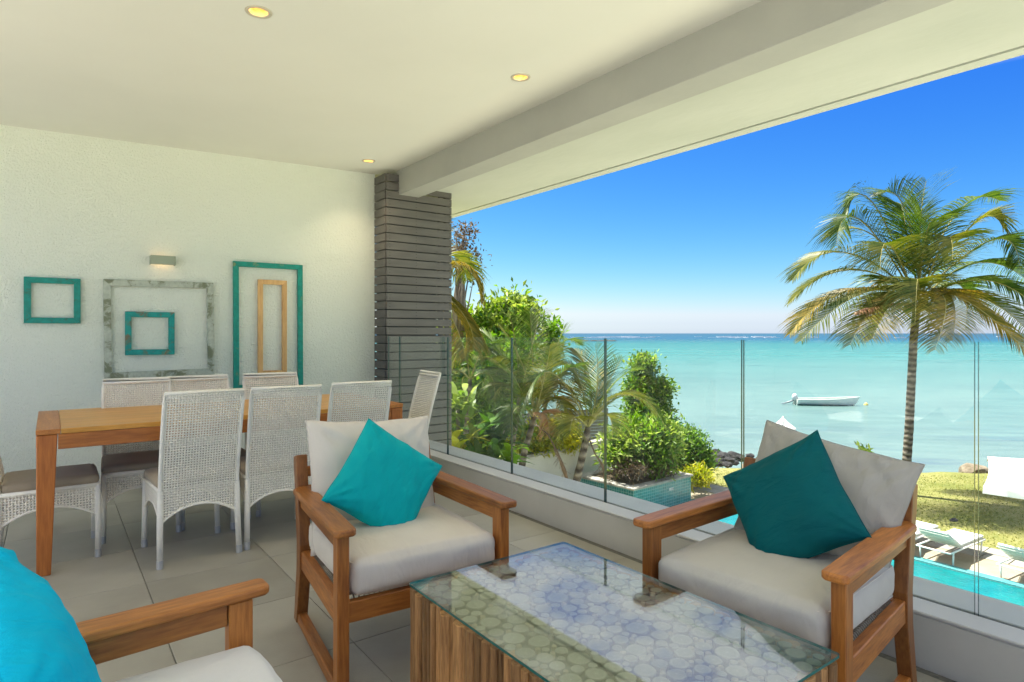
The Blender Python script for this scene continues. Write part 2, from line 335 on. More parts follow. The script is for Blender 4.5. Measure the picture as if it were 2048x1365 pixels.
# coconut trunk: leaf-scar rings
m = M['palmtrunk'] = mat('ringed_palm_bark', (.2, .17, .13), .9, spec=.2); t = m.node_tree; b = t.nodes['Principled BSDF']
v = coords(t, (1, 1, 1)); wv = N(t, 'ShaderNodeTexWave', bands_direction='Z'); wv.inputs['Scale'].default_value = 1.9; wv.inputs['Distortion'].default_value = 4; wv.inputs['Detail'].default_value = 3; t.links.new(v, wv.inputs[0])
mxn = N(t, 'ShaderNodeMath', operation='MULTIPLY_ADD'); t.links.new(noi(t, v, 9, 5), mxn.inputs[0]); mxn.inputs[1].default_value = .6; ml = N(t, 'ShaderNodeMath', operation='MULTIPLY'); t.links.new(wv.outputs[0], ml.inputs[0]); ml.inputs[1].default_value = .4; t.links.new(ml.outputs[0], mxn.inputs[2])
t.links.new(ramp(t, mxn.outputs[0], [(.28, (.05, .04, .032)), (.5, (.13, .11, .09)), (.75, (.25, .22, .18))]), b.inputs['Base Color']); bump(t, b, mxn.outputs[0], .8, .05)
# mosaic
def mosaic(name, c1, c2, size=.045, kind='Object'):
    m = mat(name, c1, .25); t = m.node_tree; b = t.nodes['Principled BSDF']
    c = N(t, 'ShaderNodeTexCoord'); s = N(t, 'ShaderNodeSeparateXYZ'); t.links.new(c.outputs['Object'], s.inputs[0])
    a = N(t, 'ShaderNodeMath', operation='ADD'); t.links.new(s.outputs[0], a.inputs[0]); t.links.new(s.outputs[1], a.inputs[1])
    cb = N(t, 'ShaderNodeCombineXYZ'); t.links.new(a.outputs[0], cb.inputs[0]); t.links.new(s.outputs[2], cb.inputs[1])
    br = N(t, 'ShaderNodeTexBrick'); br.offset = 0; br.inputs['Scale'].default_value = 1; br.inputs['Brick Width'].default_value = size; br.inputs['Row Height'].default_value = size
    br.inputs['Mortar Size'].default_value = size*.07; br.inputs['Color1'].default_value = (*c1, 1); br.inputs['Color2'].default_value = (*c2, 1); br.inputs['Mortar'].default_value = (.25, .45, .42, 1)
    t.links.new(cb.outputs[0], br.inputs[0]); t.links.new(br.outputs[0], b.inputs['Base Color']); return m
M['mosaic'] = mosaic('teal_mosaic', (.01, .17, .18), (.03, .27, .28), .08)
M['mosaic_light'] = mosaic('light_teal_mosaic', (.05, .27, .29), (.09, .33, .34), .08)
# pool water
m = M['pool'] = mat('pool_water', (.0, .33, .36), .06, spec=.5); t = m.node_tree; b = t.nodes['Principled BSDF']; v = coords(t)
t.links.new(ramp(t, noi(t, v, 3, 4), [(.3, (.0, .13, .145)), (.7, (.0, .20, .21))]), b.inputs['Base Color']); bump(t, b, noi(t, v, 9, 4, .6), .35, .05)
# grass
m = M['grass'] = mat('lawn_grass', (.15, .17, .05), .9, spec=.1); t = m.node_tree; b = t.nodes['Principled BSDF']; v = coords(t)
g1 = noi(t, v, .55, 6, .65, .4); g2 = noi(t, v, 14, 4, .7)
ga = N(t, 'ShaderNodeMath', operation='MULTIPLY_ADD'); t.links.new(g2, ga.inputs[0]); ga.inputs[1].default_value = .5; gm = N(t, 'ShaderNodeMath', operation='MULTIPLY'); t.links.new(g1, gm.inputs[0]); gm.inputs[1].default_value = .5; t.links.new(gm.outputs[0], ga.inputs[2])
t.links.new(ramp(t, ga.outputs[0], [(.34, (.11, .135, .03)), (.45, (.17, .18, .05)), (.55, (.25, .235, .085)), (.68, (.33, .28, .14))]), b.inputs['Base Color'])
bump(t, b, g2, .6, .08)
# sea: sand shallows near the shore, turquoise lagoon, deep blue beyond the reef
m = M['sea'] = bpy.data.materials.new('sea_water'); m.use_nodes = True; t = m.node_tree; t.nodes.clear(); o = N(t, 'ShaderNodeOutputMaterial')
gp = N(t, 'ShaderNodeNewGeometry'); dt = N(t, 'ShaderNodeVectorMath', operation='DOT_PRODUCT'); dt.inputs[1].default_value = (.68, .733, 0)
t.links.new(gp.outputs['Position'], dt.inputs[0])
mpn = N(t, 'ShaderNodeMapping'); mpn.inputs['Rotation'].default_value = (0, 0, -R(47)); mpn.inputs['Scale'].default_value = (1, .22, 1)
vr = N(t, 'ShaderNodeVectorRotate', rotation_type='Z_AXIS'); vr.inputs['Angle'].default_value = -R(47); t.links.new(gp.outputs['Position'], vr.inputs['Vector'])
vm = N(t, 'ShaderNodeVectorMath', operation='MULTIPLY'); vm.inputs[1].default_value = (1, .25, 1); t.links.new(vr.outputs[0], vm.inputs[0])
lg = N(t, 'ShaderNodeMath', operation='LOGARITHM'); lg.inputs[1].default_value = 10; t.links.new(dt.outputs['Value'], lg.inputs[0])
nz = noi(t, vm.outputs[0], .035, 4, .6); nm = N(t, 'ShaderNodeMath', operation='MULTIPLY_ADD'); t.links.new(nz, nm.inputs[0]); nm.inputs[1].default_value = .22; nm.inputs[2].default_value = -.11
al = N(t, 'ShaderNodeMath', operation='ADD'); t.links.new(lg.outputs[0], al.inputs[0]); t.links.new(nm.outputs[0], al.inputs[1])
mr = N(t, 'ShaderNodeMapRange'); mr.inputs[1].default_value = 1.3; mr.inputs[2].default_value = 3.8; t.links.new(al.outputs[0], mr.inputs[0])
SEA = [(.0, (.17, .215, .205)), (.10, (.135, .205, .195)), (.25, (.095, .185, .178)), (.40, (.04, .165, .16)), (.52, (.016, .13, .14)), (.575, (.008, .09, .135)), (.62, (.006, .065, .12)), (.9, (.008, .055, .105))]
sc1 = ramp(t, mr.outputs[0], SEA)
pn = noi(t, vm.outputs[0], .30, 5, .6)        # weed patches close to shore
pf = ramp(t, pn, [(.56, (0, 0, 0)), (.66, (1, 1, 1))]); nearm = N(t, 'ShaderNodeMapRange'); nearm.inputs[1].default_value = 48; nearm.inputs[2].default_value = 30; nearm.inputs[3].default_value = 0; nearm.inputs[4].default_value = .75
t.links.new(dt.outputs['Value'], nearm.inputs[0]); pm = N(t, 'ShaderNodeMath', operation='MULTIPLY'); t.links.new(pf, pm.inputs[0]); t.links.new(nearm.outputs[0], pm.inputs[1])
mxs = N(t, 'ShaderNodeMix', data_type='RGBA'); t.links.new(pm.outputs[0], mxs.inputs[0]); t.links.new(sc1, mxs.inputs[6]); mxs.inputs[7].default_value = (.06, .10, .15, 1)
rv = ramp(t, noi(t, vm.outputs[0], .9, 6, .7), [(.3, (.80, .82, .84)), (.7, (1.12, 1.1, 1.08))])
rv2 = ramp(t, noi(t, vm.outputs[0], .09, 4, .6), [(.35, (.86, .90, .92)), (.65, (1.06, 1.05, 1.04))])
mr1 = N(t, 'ShaderNodeMix', data_type='RGBA', blend_type='MULTIPLY'); mr1.inputs[0].default_value = 1; t.links.new(mxs.outputs[2], mr1.inputs[6]); t.links.new(rv, mr1.inputs[7])
mr2 = N(t, 'ShaderNodeMix', data_type='RGBA', blend_type='MULTIPLY'); mr2.inputs[0].default_value = 1; t.links.new(mr1.outputs[2], mr2.inputs[6]); t.links.new(rv2, mr2.inputs[7])
d = N(t, 'ShaderNodeBsdfDiffuse'); t.links.new(mr2.outputs[2], d.inputs[0]); g = N(t, 'ShaderNodeBsdfGlossy'); g.inputs['Roughness'].default_value = .12
w1 = noi(t, vm.outputs[0], 1.1, 5, .65); bp = N(t, 'ShaderNodeBump'); bp.inputs['Strength'].default_value = .7; bp.inputs['Distance'].default_value = .35; t.links.new(w1, bp.inputs['Height']); t.links.new(bp.outputs[0], g.inputs['Normal']); 
bp2 = N(t, 'ShaderNodeBump'); bp2.inputs['Strength'].default_value = .5; bp2.inputs['Distance'].default_value = .12; t.links.new(w1, bp2.inputs['Height']); t.links.new(bp2.outputs[0], d.inputs['Normal'])
fr = N(t, 'ShaderNodeFresnel'); fr.inputs[0].default_value = 1.2; t.links.new(bp.outputs[0], fr.inputs['Normal']); fm = N(t, 'ShaderNodeMath', operation='MULTIPLY'); t.links.new(fr.outputs[0], fm.inputs[0]); fm.inputs[1].default_value = .3
ms = N(t, 'ShaderNodeMixShader'); t.links.new(fm.outputs[0], ms.inputs[0]); t.links.new(d.outputs[0], ms.inputs[1]); t.links.new(g.outputs[0], ms.inputs[2]); t.links.new(ms.outputs[0], o.inputs[0])
# foliage
M['lf_bright'] = leafmat('bright_green_leaves', (.13, .22, .035), (.38, .46, .10))
M['lf_mid'] = leafmat('mid_green_leaves', (.05, .14, .015), (.20, .34, .035))
M['lf_dark'] = leafmat('dark_green_leaves', (.025, .075, .012), (.09, .19, .025), .35)
M['lf_olive'] = leafmat('olive_brown_leaves', (.07, .045, .03), (.16, .12, .07), .3)
M['lf_yellow'] = leafmat('yellow_green_leaves', (.22, .28, .02), (.52, .48, .05))
M['pf_green'] = leafmat('palm_leaflets_green', (.03, .07, .012), (.13, .19, .035), .4, 2)
M['pf_olive'] = leafmat('palm_leaflets_olive', (.05, .085, .012), (.21, .21, .04), .4, 1.4)
M['pf_gold'] = leafmat('palm_leaflets_gold', (.09, .10, .018), (.38, .27, .06), .4, 1.4)
M['pf_brown'] = leafmat('palm_leaflets_dry', (.28, .14, .07), (.50, .30, .17), .3, 2)
M['rachis'] = mat('palm_rachis', (.28, .26, .08), .5)
M['rachisdry'] = mat('dry_rachis', (.16, .10, .06), .8)

# ================================================================== SETTING: the balcony
def ceil_z(x): return 2.905 + .028 * (x + .3)
ROOF_X0, ROOF_Y0 = -1.3, -.4  # roof cut short out of view to let more light in
WALL_Y = 6.3
# floor slab + tiles
s = MB().box((-9, -9, -.35), (2.62, WALL_Y, -.012)); floor = s.build('floor', M['grout']); floor['kind'] = 'structure'
tile_me = {}
X0 = .39; Y0 = 2.44
for i in range(-5, 4):
    for j in range(-6, 7):
        x0 = X0 + .612*i; x1 = min(x0 + .612, 2.62); y0 = Y0 + .606*j; y1 = min(y0 + .606, WALL_Y)
        if x1 - x0 < .03 or y1 - y0 < .03: continue
        key = (round(x1-x0, 3), round(y1-y0, 3))
        if key not in tile_me:
            a, c_ = key[0]/2 - .0016, key[1]/2 - .0016
            tile_me[key] = MB().box((-a, -c_, -.012), (a, c_, 0)).mesh('tile', M['tile'], bevel=.0012)
        o = link_mesh('tile', tile_me[key], floor, ((x0+x1)/2, (y0+y1)/2, 0))
lo_x = X0 + .612*-5; lo_y = Y0 + .606*-6
tr = MB().box((-9, -9, -.012), (lo_x-.003, WALL_Y, .0)).box((lo_x-.003, -9, -.012), (2.62, lo_y-.003, 0)).build('bounce_terrace', M['bounce_terrace']); tr['kind'] = 'structure'  # unseen sunlit floor, added to bounce light into the room
tw_ = MB().box((-5.2, -9, .001), (-5.0, WALL_Y-.003, 1.1)).build('reflection_block_wall', M['stucco'], bevel=.01); tw_['kind'] = 'structure'  # unseen wall, added to keep the sunlit floor out of the glass reflection
# gutter and parapet
g_ = MB().box((2.62, -9, -.35), (2.70, WALL_Y, -.022)).build('gutter', M['gutter']); g_['kind'] = 'structure'
p_ = MB().box((2.70, -9, -.35), (3.06, 6.02, .183)).build('parapet', M['parapet'], bevel=.006); p_['kind'] = 'structure'
cap = MB().box((2.695, -9, .1835), (2.832, 6.02, .196)).box((2.856, -9, .1835), (3.075, 6.02, .196)).build('sill', M['cement'], bevel=.003); cap['kind'] = 'structure'
# groove strip the glass stands in
gs = MB().box((2.832, -9, .1835), (2.856, 6.02, .187)).build('glass_channel', M['dark'], p_)
# back wall
bw = MB().box((-9, WALL_Y, -.35), (2.83, WALL_Y+.25, 3.2)).build('back_wall', M['stucco']); bw['kind'] = 'structure'
# ceiling with holes for the downlights
LIGHTS = [(.868, 3.374), (2.528, 3.308), (2.542, 5.814)]
HR = .047
bm = bmesh.new(); edges = []
def ring(pts):
    vs = [bm.verts.new((x, y, ceil_z(x))) for x, y in pts]
    edges.extend([bm.edges.new((vs[i], vs[(i+1) % len(vs)])) for i in range(len(vs))])
ring([(ROOF_X0, ROOF_Y0), (2.97, ROOF_Y0), (2.97, WALL_Y), (ROOF_X0, WALL_Y)])
for lx, ly in LIGHTS: ring([(lx+HR*math.cos(2*PI*k/28), ly+HR*math.sin(2*PI*k/28)) for k in range(28)])
bmesh.ops.triangle_fill(bm, edges=edges, use_beauty=True, use_dissolve=False)
me = bpy.data.meshes.new('ceiling'); bm.to_mesh(me); bm.free(); me.materials.append(M['plaster'])
ceiling = link_mesh('ceiling', me); ceiling['kind'] = 'structure'
rf = MB().box((ROOF_X0, ROOF_Y0, 3.08), (4.42, 8.0, 3.22)).box((ROOF_X0-.05, ROOF_Y0, 2.84), (ROOF_X0, 8.0, 3.22)).box((ROOF_X0, ROOF_Y0-.05, 2.84), (2.97, ROOF_Y0, 3.22)).build('roof_slab', M['plaster']); rf['kind'] = 'structure'
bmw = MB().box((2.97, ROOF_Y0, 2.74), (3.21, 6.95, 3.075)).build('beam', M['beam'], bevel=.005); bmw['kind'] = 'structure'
# soffit with a drip groove and a lip at its outer edge
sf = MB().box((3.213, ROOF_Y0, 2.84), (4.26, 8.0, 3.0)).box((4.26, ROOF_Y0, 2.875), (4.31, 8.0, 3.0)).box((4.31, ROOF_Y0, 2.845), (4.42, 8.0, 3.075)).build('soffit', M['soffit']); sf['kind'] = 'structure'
hb = MB().box((-9, -9, -3.5), (3.0, WALL_Y+.25, -.36)).build('lower_storey', M['wallpaint']); hb['kind'] = 'structure'

# downlights
for i, (lx, ly) in enumerate(LIGHTS):
    lab = ['lit recessed downlight in the open middle of the ceiling, farthest from the beam', 'lit recessed downlight beside the beam, nearer the camera',
           'lit recessed downlight by the top of the slatted column'][i]
    z = ceil_z(lx)
    r_ = empty('downlight', (lx, ly, z), 0, lab, 'ceiling light', 'recessed downlights in the ceiling')
    MB().lathe([(HR-.001, .0), (HR+.003, -.006), (HR+.018, -.005), (HR+.021, .0005)], n=32, cap=False).build('trim_ring', M['trim'], r_, True)
    MB().lathe([(HR-.001, .0), (HR-.008, .012), (.028, .045), (.027, .055)], n=28, cap=False).build('reflector', M['cup'], r_, True)
    MB().lathe([(.001, .045), (.022, .045), (.0275, .056), (.001, .056)], n=20).build('bulb', M['bulb'], r_, True)
    l = bpy.data.lights.new('downlight_lamp', 'SPOT'); l.energy = 7; l.color = (1, .78, .5); l.spot_size = R(110); l.spot_blend = .8; l.shadow_soft_size = .025
    lo = bpy.data.objects.new('lamp', l); COL.objects.link(lo); lo.parent = r_; lo.location = (0, 0, .03)

# slatted column: frame posts and horizontal slats on three sides, open gaps between
colm = empty('slatted_column', (2.83, 6.02, 0), 0, 'grey horizontal slat screen boxing in the column at the end of the white wall', 'screen')
NS = 33; pitch = 2.96 / NS
fs_me = MB().box((.0, -.011, 0), (.79, .011, pitch-.0115)).mesh('slat', M['slat'], bevel=.002)
ls_me = MB().box((-.011, .011, 0), (.011, .275, pitch-.009)).mesh('slat', M['slat'], bevel=.002)
rs_me = MB().box((.779, .011, 0), (.801, .62, pitch-.009)).mesh('slat', M['slat'], bevel=.002)
for k in range(NS):
    for me_ in (fs_me, ls_me, rs_me):
        z0 = k*pitch
        if me_ is rs_me and k % 1: continue
        o = link_mesh('slat', me_, colm, (0, 0, z0))
MB().box((.014, .014, -.3), (.60, .272, 2.73)).build('column_core', M['core'], colm)
for (x, y) in ((.65, .035), (.73, .035), (.73, .55)):
    MB().box((x, y-.018, -.3), (x+.045, y+.018, 3.06)).build('post', M['slat'], colm)
sm = MB()
for k in range(NS):
    for x in (.035, .345, .765):
        for dz in (.025, .058): sm.lathe([(.0035, 0), (.0035, .004)], (0, 0, 0), 6) if False else sm.box((x-.003, -.0135, k*pitch+dz-.003), (x+.003, -.0105, k*pitch+dz+.003))
o = sm.build('screws', M['dark'], colm); o['kind'] = 'stuff'

# glass balustrade: one metre panels with dark polished edges
bal = empty('glass_balustrade', (2.844, 0, .187), 0, 'frameless clear glass balustrade standing in the parapet along the sea side', 'balustrade')
ys = [6.0, 5.735, 4.785, 3.83, 2.83, 1.85, .85, -.15, -1.15, -2.15]
for a, b_ in zip(ys[:-1], ys[1:]):
    x0, x1 = -.006, .006; y0, y1 = b_+.006, a-.006; z0, z1 = .0, 1.05
    me_ = bpy.data.meshes.new('glass_panel')
    vs = [(x0,y0,z0),(x1,y0,z0),(x1,y1,z0),(x0,y1,z0),(x0,y0,z1),(x1,y0,z1),(x1,y1,z1),(x0,y1,z1)]
    me_.from_pydata(vs, [], [(0,3,2,1),(4,5,6,7),(0,1,5,4),(2,3,7,6),(1,2,6,5),(3,0,4,7)])
    me_.materials.append(M['glass']); me_.materials.append(M['glassedge'])
    for q in (0, 2, 3): me_.polygons[q].material_index = 1
    me_.materials.append(bpy.data.materials.get('glass_top_edge') or mat('glass_top_edge', (.35, .5, .48), .2))
    me_.polygons[1].material_index = 2
    link_mesh('glass_panel', me_, bal)

# ================================================================== wall frames and lamp
def picture_frame(name, x0, x1, z0, z1, wd, matl, label, dep=.03, tilt=0, y=WALL_Y):
    r_ = empty(name, ((x0+x1)/2, y-.004, (z0+z1)/2), 0, label, 'picture frame', 'empty wooden frames hung on the white wall')
    r_.rotation_euler = (0, tilt, 0)
    a, c_ = (x1-x0)/2, (z1-z0)/2
    T = Matrix(((1, 0, 0, 0), (0, 0, 1, 0), (0, 1, 0, 0), (0, 0, 0, 1)))
    e = .0006
    polys = [[(-a, c_), (a, c_), (a-wd, c_-wd+e), (-a+wd, c_-wd+e)], [(-a, -c_), (a, -c_), (a-wd, -c_+wd-e), (-a+wd, -c_+wd-e)],
             [(-a, -c_+e), (-a, c_-e), (-a+wd-e, c_-wd), (-a+wd-e, -c_+wd)], [(a, -c_+e), (a, c_-e), (a-wd+e, c_-wd), (a-wd+e, -c_+wd)]]
    for q in polys: MB().prism(q, -dep, 0, T).build('rail', matl, r_, bevel=.0015)
picture_frame('picture_frame', -.168, .204, 1.35, 1.72, .047, M['tealwood'], 'small square worn teal frame, leftmost on the white wall', tilt=0)
picture_frame('picture_frame', .365, 1.220, .885, 1.732, .055, M['greywood'], 'large whitewashed grey frame under the wall lamp', tilt=-.012)
picture_frame('picture_frame', .518, .895, 1.08, 1.457, .048, M['tealrust'], 'small worn teal frame hung inside the large grey frame')
picture_frame('picture_frame', 1.388, 2.04, .73, 1.953, .05, M['tealtall'], 'tall worn teal frame nearest the slatted column', tilt=-.004)
picture_frame('picture_frame', 1.610, 1.882, .862, 1.790, .045, M['pine'], 'narrow tall bare pine frame hung inside the tall teal frame')
wl = empty('wall_lamp', (.80, WALL_Y, 1.913), 0, 'sage green up and down wall lamp above the grey frame', 'wall lamp')
T_ = MB(); hx, hz, dp = .097, .040, .085
T_.box((-hx, -dp, -hz), (hx, -dp+.006, hz)); T_.box((-hx, -dp+.006, -hz), (-hx+.006, 0, hz)); T_.box((hx-.006, -dp+.006, -hz), (hx, 0, hz))
T_.build('housing', M['lampbody'], wl, bevel=.002)
MB().box((-.07, -.055, -.012), (.07, -.03, .012)).build('bulb', emis('warm_tube', (1, .62, .32), 1.3), wl)

# ================================================================== dining table
TX0, TX1, TY0, TY1, TH = -.06, 2.04, 4.06, 5.06, .765
tb = empty('dining_table', ((TX0+TX1)/2, (TY0+TY1)/2, 0), 0, 'long teak dining table with thick square legs in front of the white wall', 'table')
hx, hy = (TX1-TX0)/2, (TY1-TY0)/2
EB = .105
nb = 8; bw_ = 2*hy/nb
for k in range(nb):
    MB().box((-hx+EB+.002, -hy+k*bw_+.0008, TH-.026), (hx-EB-.002, -hy+(k+1)*bw_-.0008, TH)).build('top_board', M['tabletop'], tb, bevel=.001)
for sgn in (-1, 1):
    MB().box((sgn*hx-(EB if sgn > 0 else 0), -hy, TH-.026), (sgn*hx+(EB if sgn < 0 else 0), hy, TH)).build('breadboard_end', M['table_y'], tb, bevel=.002)
for sgn in (-1, 1):
    MB().box((-hx+.094, sgn*(hy-.012)-.014, TH-.107), (hx-.094, sgn*(hy-.012)+.010, TH-.028)).build('apron', M['table_x'], tb, bevel=.002)
    MB().box((sgn*(hx-.012)-.012, -hy+.094, TH-.107), (sgn*(hx-.012)+.010, hy-.094, TH-.028)).build('apron', M['table_y'], tb, bevel=.002)
for sx in (-1, 1):
    for sy in (-1, 1):
        mb = MB(); ax, ay = sx*(hx-.002), sy*(hy-.002)
        vs = []
        for z, wd in ((0, .062), (TH-.028, .09)):
            vs += [(ax, ay, z), (ax-sx*wd, ay, z), (ax-sx*wd, ay-sy*wd, z), (ax, ay-sy*wd, z)]
        mb.add(vs, [(0,1,2,3), (4,5,6,7), (0,1,5,4), (1,2,6,5), (2,3,7,6), (3,0,4,7)])
        mb.build('leg', M['table_z'], tb, bevel=.004)

# ================================================================== wicker dining chairs
def weave(fn, nu, nv, inside, wu, wv_, amp=.0022):
    """open plain weave over the surface fn(u,v)->(p, n); strands are raised ribbons"""
    V = []; F = []
    def quad(a, b, c_, d_):
        n = len(V); V.extend([a, b, c_, d_]); F.append((n, n+1, n+2, n+3))
    def ribbon(pts, nrm, sides, hw):
        n0 = len(V)
        for p, n, s_ in zip(pts, nrm, sides):
            V.extend([p - s_*hw, p + n*.0016, p + s_*hw, p - n*.0016])
        for k in range(len(pts)-1):
            o_ = n0 + 4*k
            for q in range(4): F.append((o_+q, o_+(q+1) % 4, o_+4+(q+1) % 4, o_+4+q))
    for i in range(nu+1):
        u = i/nu; pts = []; ns = []; sd = []
        for j in range(nv*1+1):
            v_ = j/nv
            if not inside(u, v_):
                if len(pts) > 1: ribbon(pts, ns, sd, wu)
                pts, ns, sd = [], [], []; continue
            p, n, du, dv = fn(u, v_); pts.append(p + n*amp*(1 if (i+j) % 2 else -1)); ns.append(n); sd.append(du)
        if len(pts) > 1: ribbon(pts, ns, sd, wu)
    for j in range(nv+1):
        v_ = j/nv; pts = []; ns = []; sd = []
        for i in range(nu+1):
            u = i/nu
            if not inside(u, v_):
                if len(pts) > 1: ribbon(pts, ns, sd, wv_)
                pts, ns, sd = [], [], []; continue
            p, n, du, dv = fn(u, v_); pts.append(p - n*amp*(1 if (i+j) % 2 else -1)); ns.append(n); sd.append(dv)
        if len(pts) > 1: ribbon(pts, ns, sd, wv_)
    return V, F
def np_vecs(V): return np.array([tuple(p) for p in V])
CW, CDp, CHt = .199, .44, .95          # half width, seat depth, height
def recline(z): return CDp + (.0 if z < .44 else .125*((z-.44)/.51)**1.25)
def arch(u, lo=.235, hi=.315): return lo + (hi-lo)*(1-abs(2*u-1)**2.2)
def soft_box(wd, dp, ht, r=.03, puff=.012, n=14, seed=0, wr=.003):
    """padded box cushion centred on x,y with its underside at z=0"""
    hx, hy, hz = wd/2, dp/2, ht/2; V = []; F = []; idx = {}
    def lin(k, m): return -1 + 2*k/m
    nz = max(4, int(n*ht/wd)+2); bm = bmesh.new(); vm = {}
    def vert(x, y, z):
        key = (round(x, 5), round(y, 5), round(z, 5))
        if key not in vm:
            p = Vector((x*hx, y*hy, z*hz)); q = Vector((max(-hx+r, min(hx-r, p.x)), max(-hy+r, min(hy-r, p.y)), max(-hz+r, min(hz-r, p.z))))
            d = p-q
            if d.length > 1e-6: p = q + d.normalized()*r
            a = (1-x**2)*(1-y**2)
            if abs(z) == 1: p.z += math.copysign(puff*max(0, a)**.6, z)
            e = (1-abs(z)**4)
            if abs(x) == 1: p.x += math.copysign(puff*.6*(1-y**4)*(1-z*z), x)
            if abs(y) == 1: p.y += math.copysign(puff*.6*(1-x**4)*(1-z*z), y)
            nn = noise.noise(Vector((p.x*9+seed, p.y*9, p.z*14))) + .5*noise.noise(Vector((p.x*26+seed, p.y*26, p.z*30)))
            p += p.normalized()*nn*wr
            vm[key] = bm.verts.new(p + Vector((0, 0, hz)))
        return vm[key]
    ny = max(4, int(n*dp/wd))
    def face(f, a, b_):
        for i in range(a):
            for j in range(b_):
                try: bm.faces.new([vert(*f(lin(i, a), lin(j, b_))), vert(*f(lin(i+1, a), lin(j, b_))), vert(*f(lin(i+1, a), lin(j+1, b_))), vert(*f(lin(i, a), lin(j+1, b_)))])
                except ValueError: pass
    for s_ in (-1, 1):
        face(lambda a, b_: (a, b_, s_), n, ny); face(lambda a, b_: (a, s_, b_), n, nz); face(lambda a, b_: (s_, a, b_), ny, nz)
    bmesh.ops.recalc_face_normals(bm, faces=bm.faces)
    me = bpy.data.meshes.new('cushion'); bm.to_mesh(me); bm.free(); me.polygons.foreach_set('use_smooth', [True]*len(me.polygons)); return me

def make_dining_chair():
    r_ = empty('wicker_chair', (0, 0, 0), 0, 'x', 'dining chair', 'white wicker dining chairs around the teak table')
    X = Vector((1, 0, 0)); Y = Vector((0, 1, 0)); Z = Vector((0, 0, 1))
    def fb(u, v_):
        z = .235 + (CHt-.235)*v_; y = recline(z) + .012*(1-(2*u-1)**2)*(1 if z > .45 else .0)
        dz = Vector((0, recline(z+.01)-recline(z), .01)).normalized()
        return Vector((CW*(2*u-1), y, z)), Vector((0, dz.z, -dz.y)), X, dz
    V, F = weave(fb, 28, 50, lambda u, v_: .235+(CHt-.235)*v_ >= arch(u)-.004, .0047, .0047)
    link_mesh('back_weave', np_mesh('back_weave', np_vecs(V), np.array(F), M['wicker']), r_)['kind'] = 'stuff'
    # skirt: front and two sides
    AV = []; AF = []
    def add(V, F):
        n = len(AV); AV.extend(V); AF.extend([tuple(i+n for i in f) for f in F])
    add(*weave(lambda u, v_: (Vector((CW*(2*u-1), 0, .235+.175*v_)), Y, X, Z), 28, 12, lambda u, v_: .235+.175*v_ >= arch(u)-.004, .0047, .0047))
    for s_ in (-1, 1):
        add(*weave(lambda u, v_: (Vector((s_*CW, CDp*u, .235+.175*v_)), X, Y, Z), 30, 12, lambda u, v_: .235+.175*v_ >= arch(u)-.004, .0047, .0047))
    link_mesh('skirt_weave', np_mesh('skirt_weave', np_vecs(AV), np.array(AF), M['wicker']), r_)['kind'] = 'stuff'
    fr = MB()
    zz = [.24+(CHt-.24)*k/14 for k in range(15)]
    pts = [(-CW, recline(z), z) for z in zz] + [(CW, recline(z), z) for z in zz[::-1]]
    fr.sweep(pts, .0105, 8)
    fr.sweep([(-CW, recline(.93)-.003, .93), (CW, recline(.93)-.003, .93)], .009, 6)
    fr.build('back_frame', M['wrap'], r_, True)
    sf_ = MB()
    for a, c_ in (((-CW, 0), (CW, 0)), ((-CW, 0), (-CW, CDp)), ((CW, 0), (CW, CDp))): sf_.sweep([(*a, .41), (*c_, .41)], .012, 8)
    for who in range(4):
        pts = []
        for k in range(13):
            u = k/12; z = arch(u)
            pts.append({0: (CW*(2*u-1), 0, z), 1: (-CW, CDp*u, z), 2: (CW, CDp*u, z), 3: (CW*(2*u-1), CDp, z)}[who])
        sf_.sweep(pts, .007, 6)
    sf_.box((-CW+.01, .01, .402), (CW-.01, CDp-.01, .412))
    sf_.build('seat_frame', M['wicker'], r_, True)
    for sx in (-1, 1):
        for y in (0, CDp):
            oy = .018 if y else -.0
            pts = [(sx*(CW+.004), y+oy, .035), (sx*CW, y, .24), (sx*CW, y, .41)]
            lg_ = MB().sweep(pts, [.0155, .0165, .013], 12).build('leg', M['wrap'], r_, True)
            MB().sweep([(sx*(CW+.005), y+oy*1.15, 0), (sx*(CW+.004), y+oy, .044)], .0175, 14).build('ferrule', M['alu'], lg_)
    me = soft_box(.415, .435, .052, .02, .008, 14, 3); me.materials.append(M['seatpad'])
    c_ = link_mesh('seat_cushion', me, r_, (0, .212, .414))
    pi = MB()
    for z in (.010, .044): pi.sweep([(sx*.199+(0), y, z) for sx, y in ((-1, -.208), (1, -.208), (1, .208), (-1, .208), (-1, -.208))], .0035, 6, False)
    pi.build('piping', M['seatpad'], c_, True)
    return r_
chair0 = make_dining_chair()
# (x, y of the seat centre, heading of the back, label); local +y points to the back
DC = [(.665, 4.07, PI+R(3), 'nearest wicker dining chair, back to camera, leftmost on the near side of the table'),
      (1.145, 4.09, PI-R(3), 'wicker dining chair with its back to camera, middle of the near side of the table'),
      (1.625, 4.14, PI-R(1), 'wicker dining chair behind the cream armchair, rightmost on the near side of the table'),
      (.47, 4.70, R(-3), 'wicker dining chair by the wall, leftmost on the far side of the table'),
      (.885, 4.72, R(1), 'wicker dining chair by the wall, middle of the far side, below the grey frame'),
      (1.375, 4.72, R(-3), 'wicker dining chair by the wall in front of the tall teal frame'),
      (.0, 4.45, PI/2, 'wicker dining chair at the left head of the table, cut off by the picture edge'),
      (2.16, 4.53, -PI/2-R(6), 'wicker dining chair at the right head of the table beside the slatted column')]
for i, (x, y, a, lab) in enumerate(DC):
    o = chair0 if i == 0 else copy_tree(chair0)
    c_, s_ = math.cos(a), math.sin(a)
    o.location = (x + s_*.22, y - c_*.22, 0)     # seat centre is (0,.22) in local axes
    o.rotation_euler = (0, 0, a); o['label'] = lab

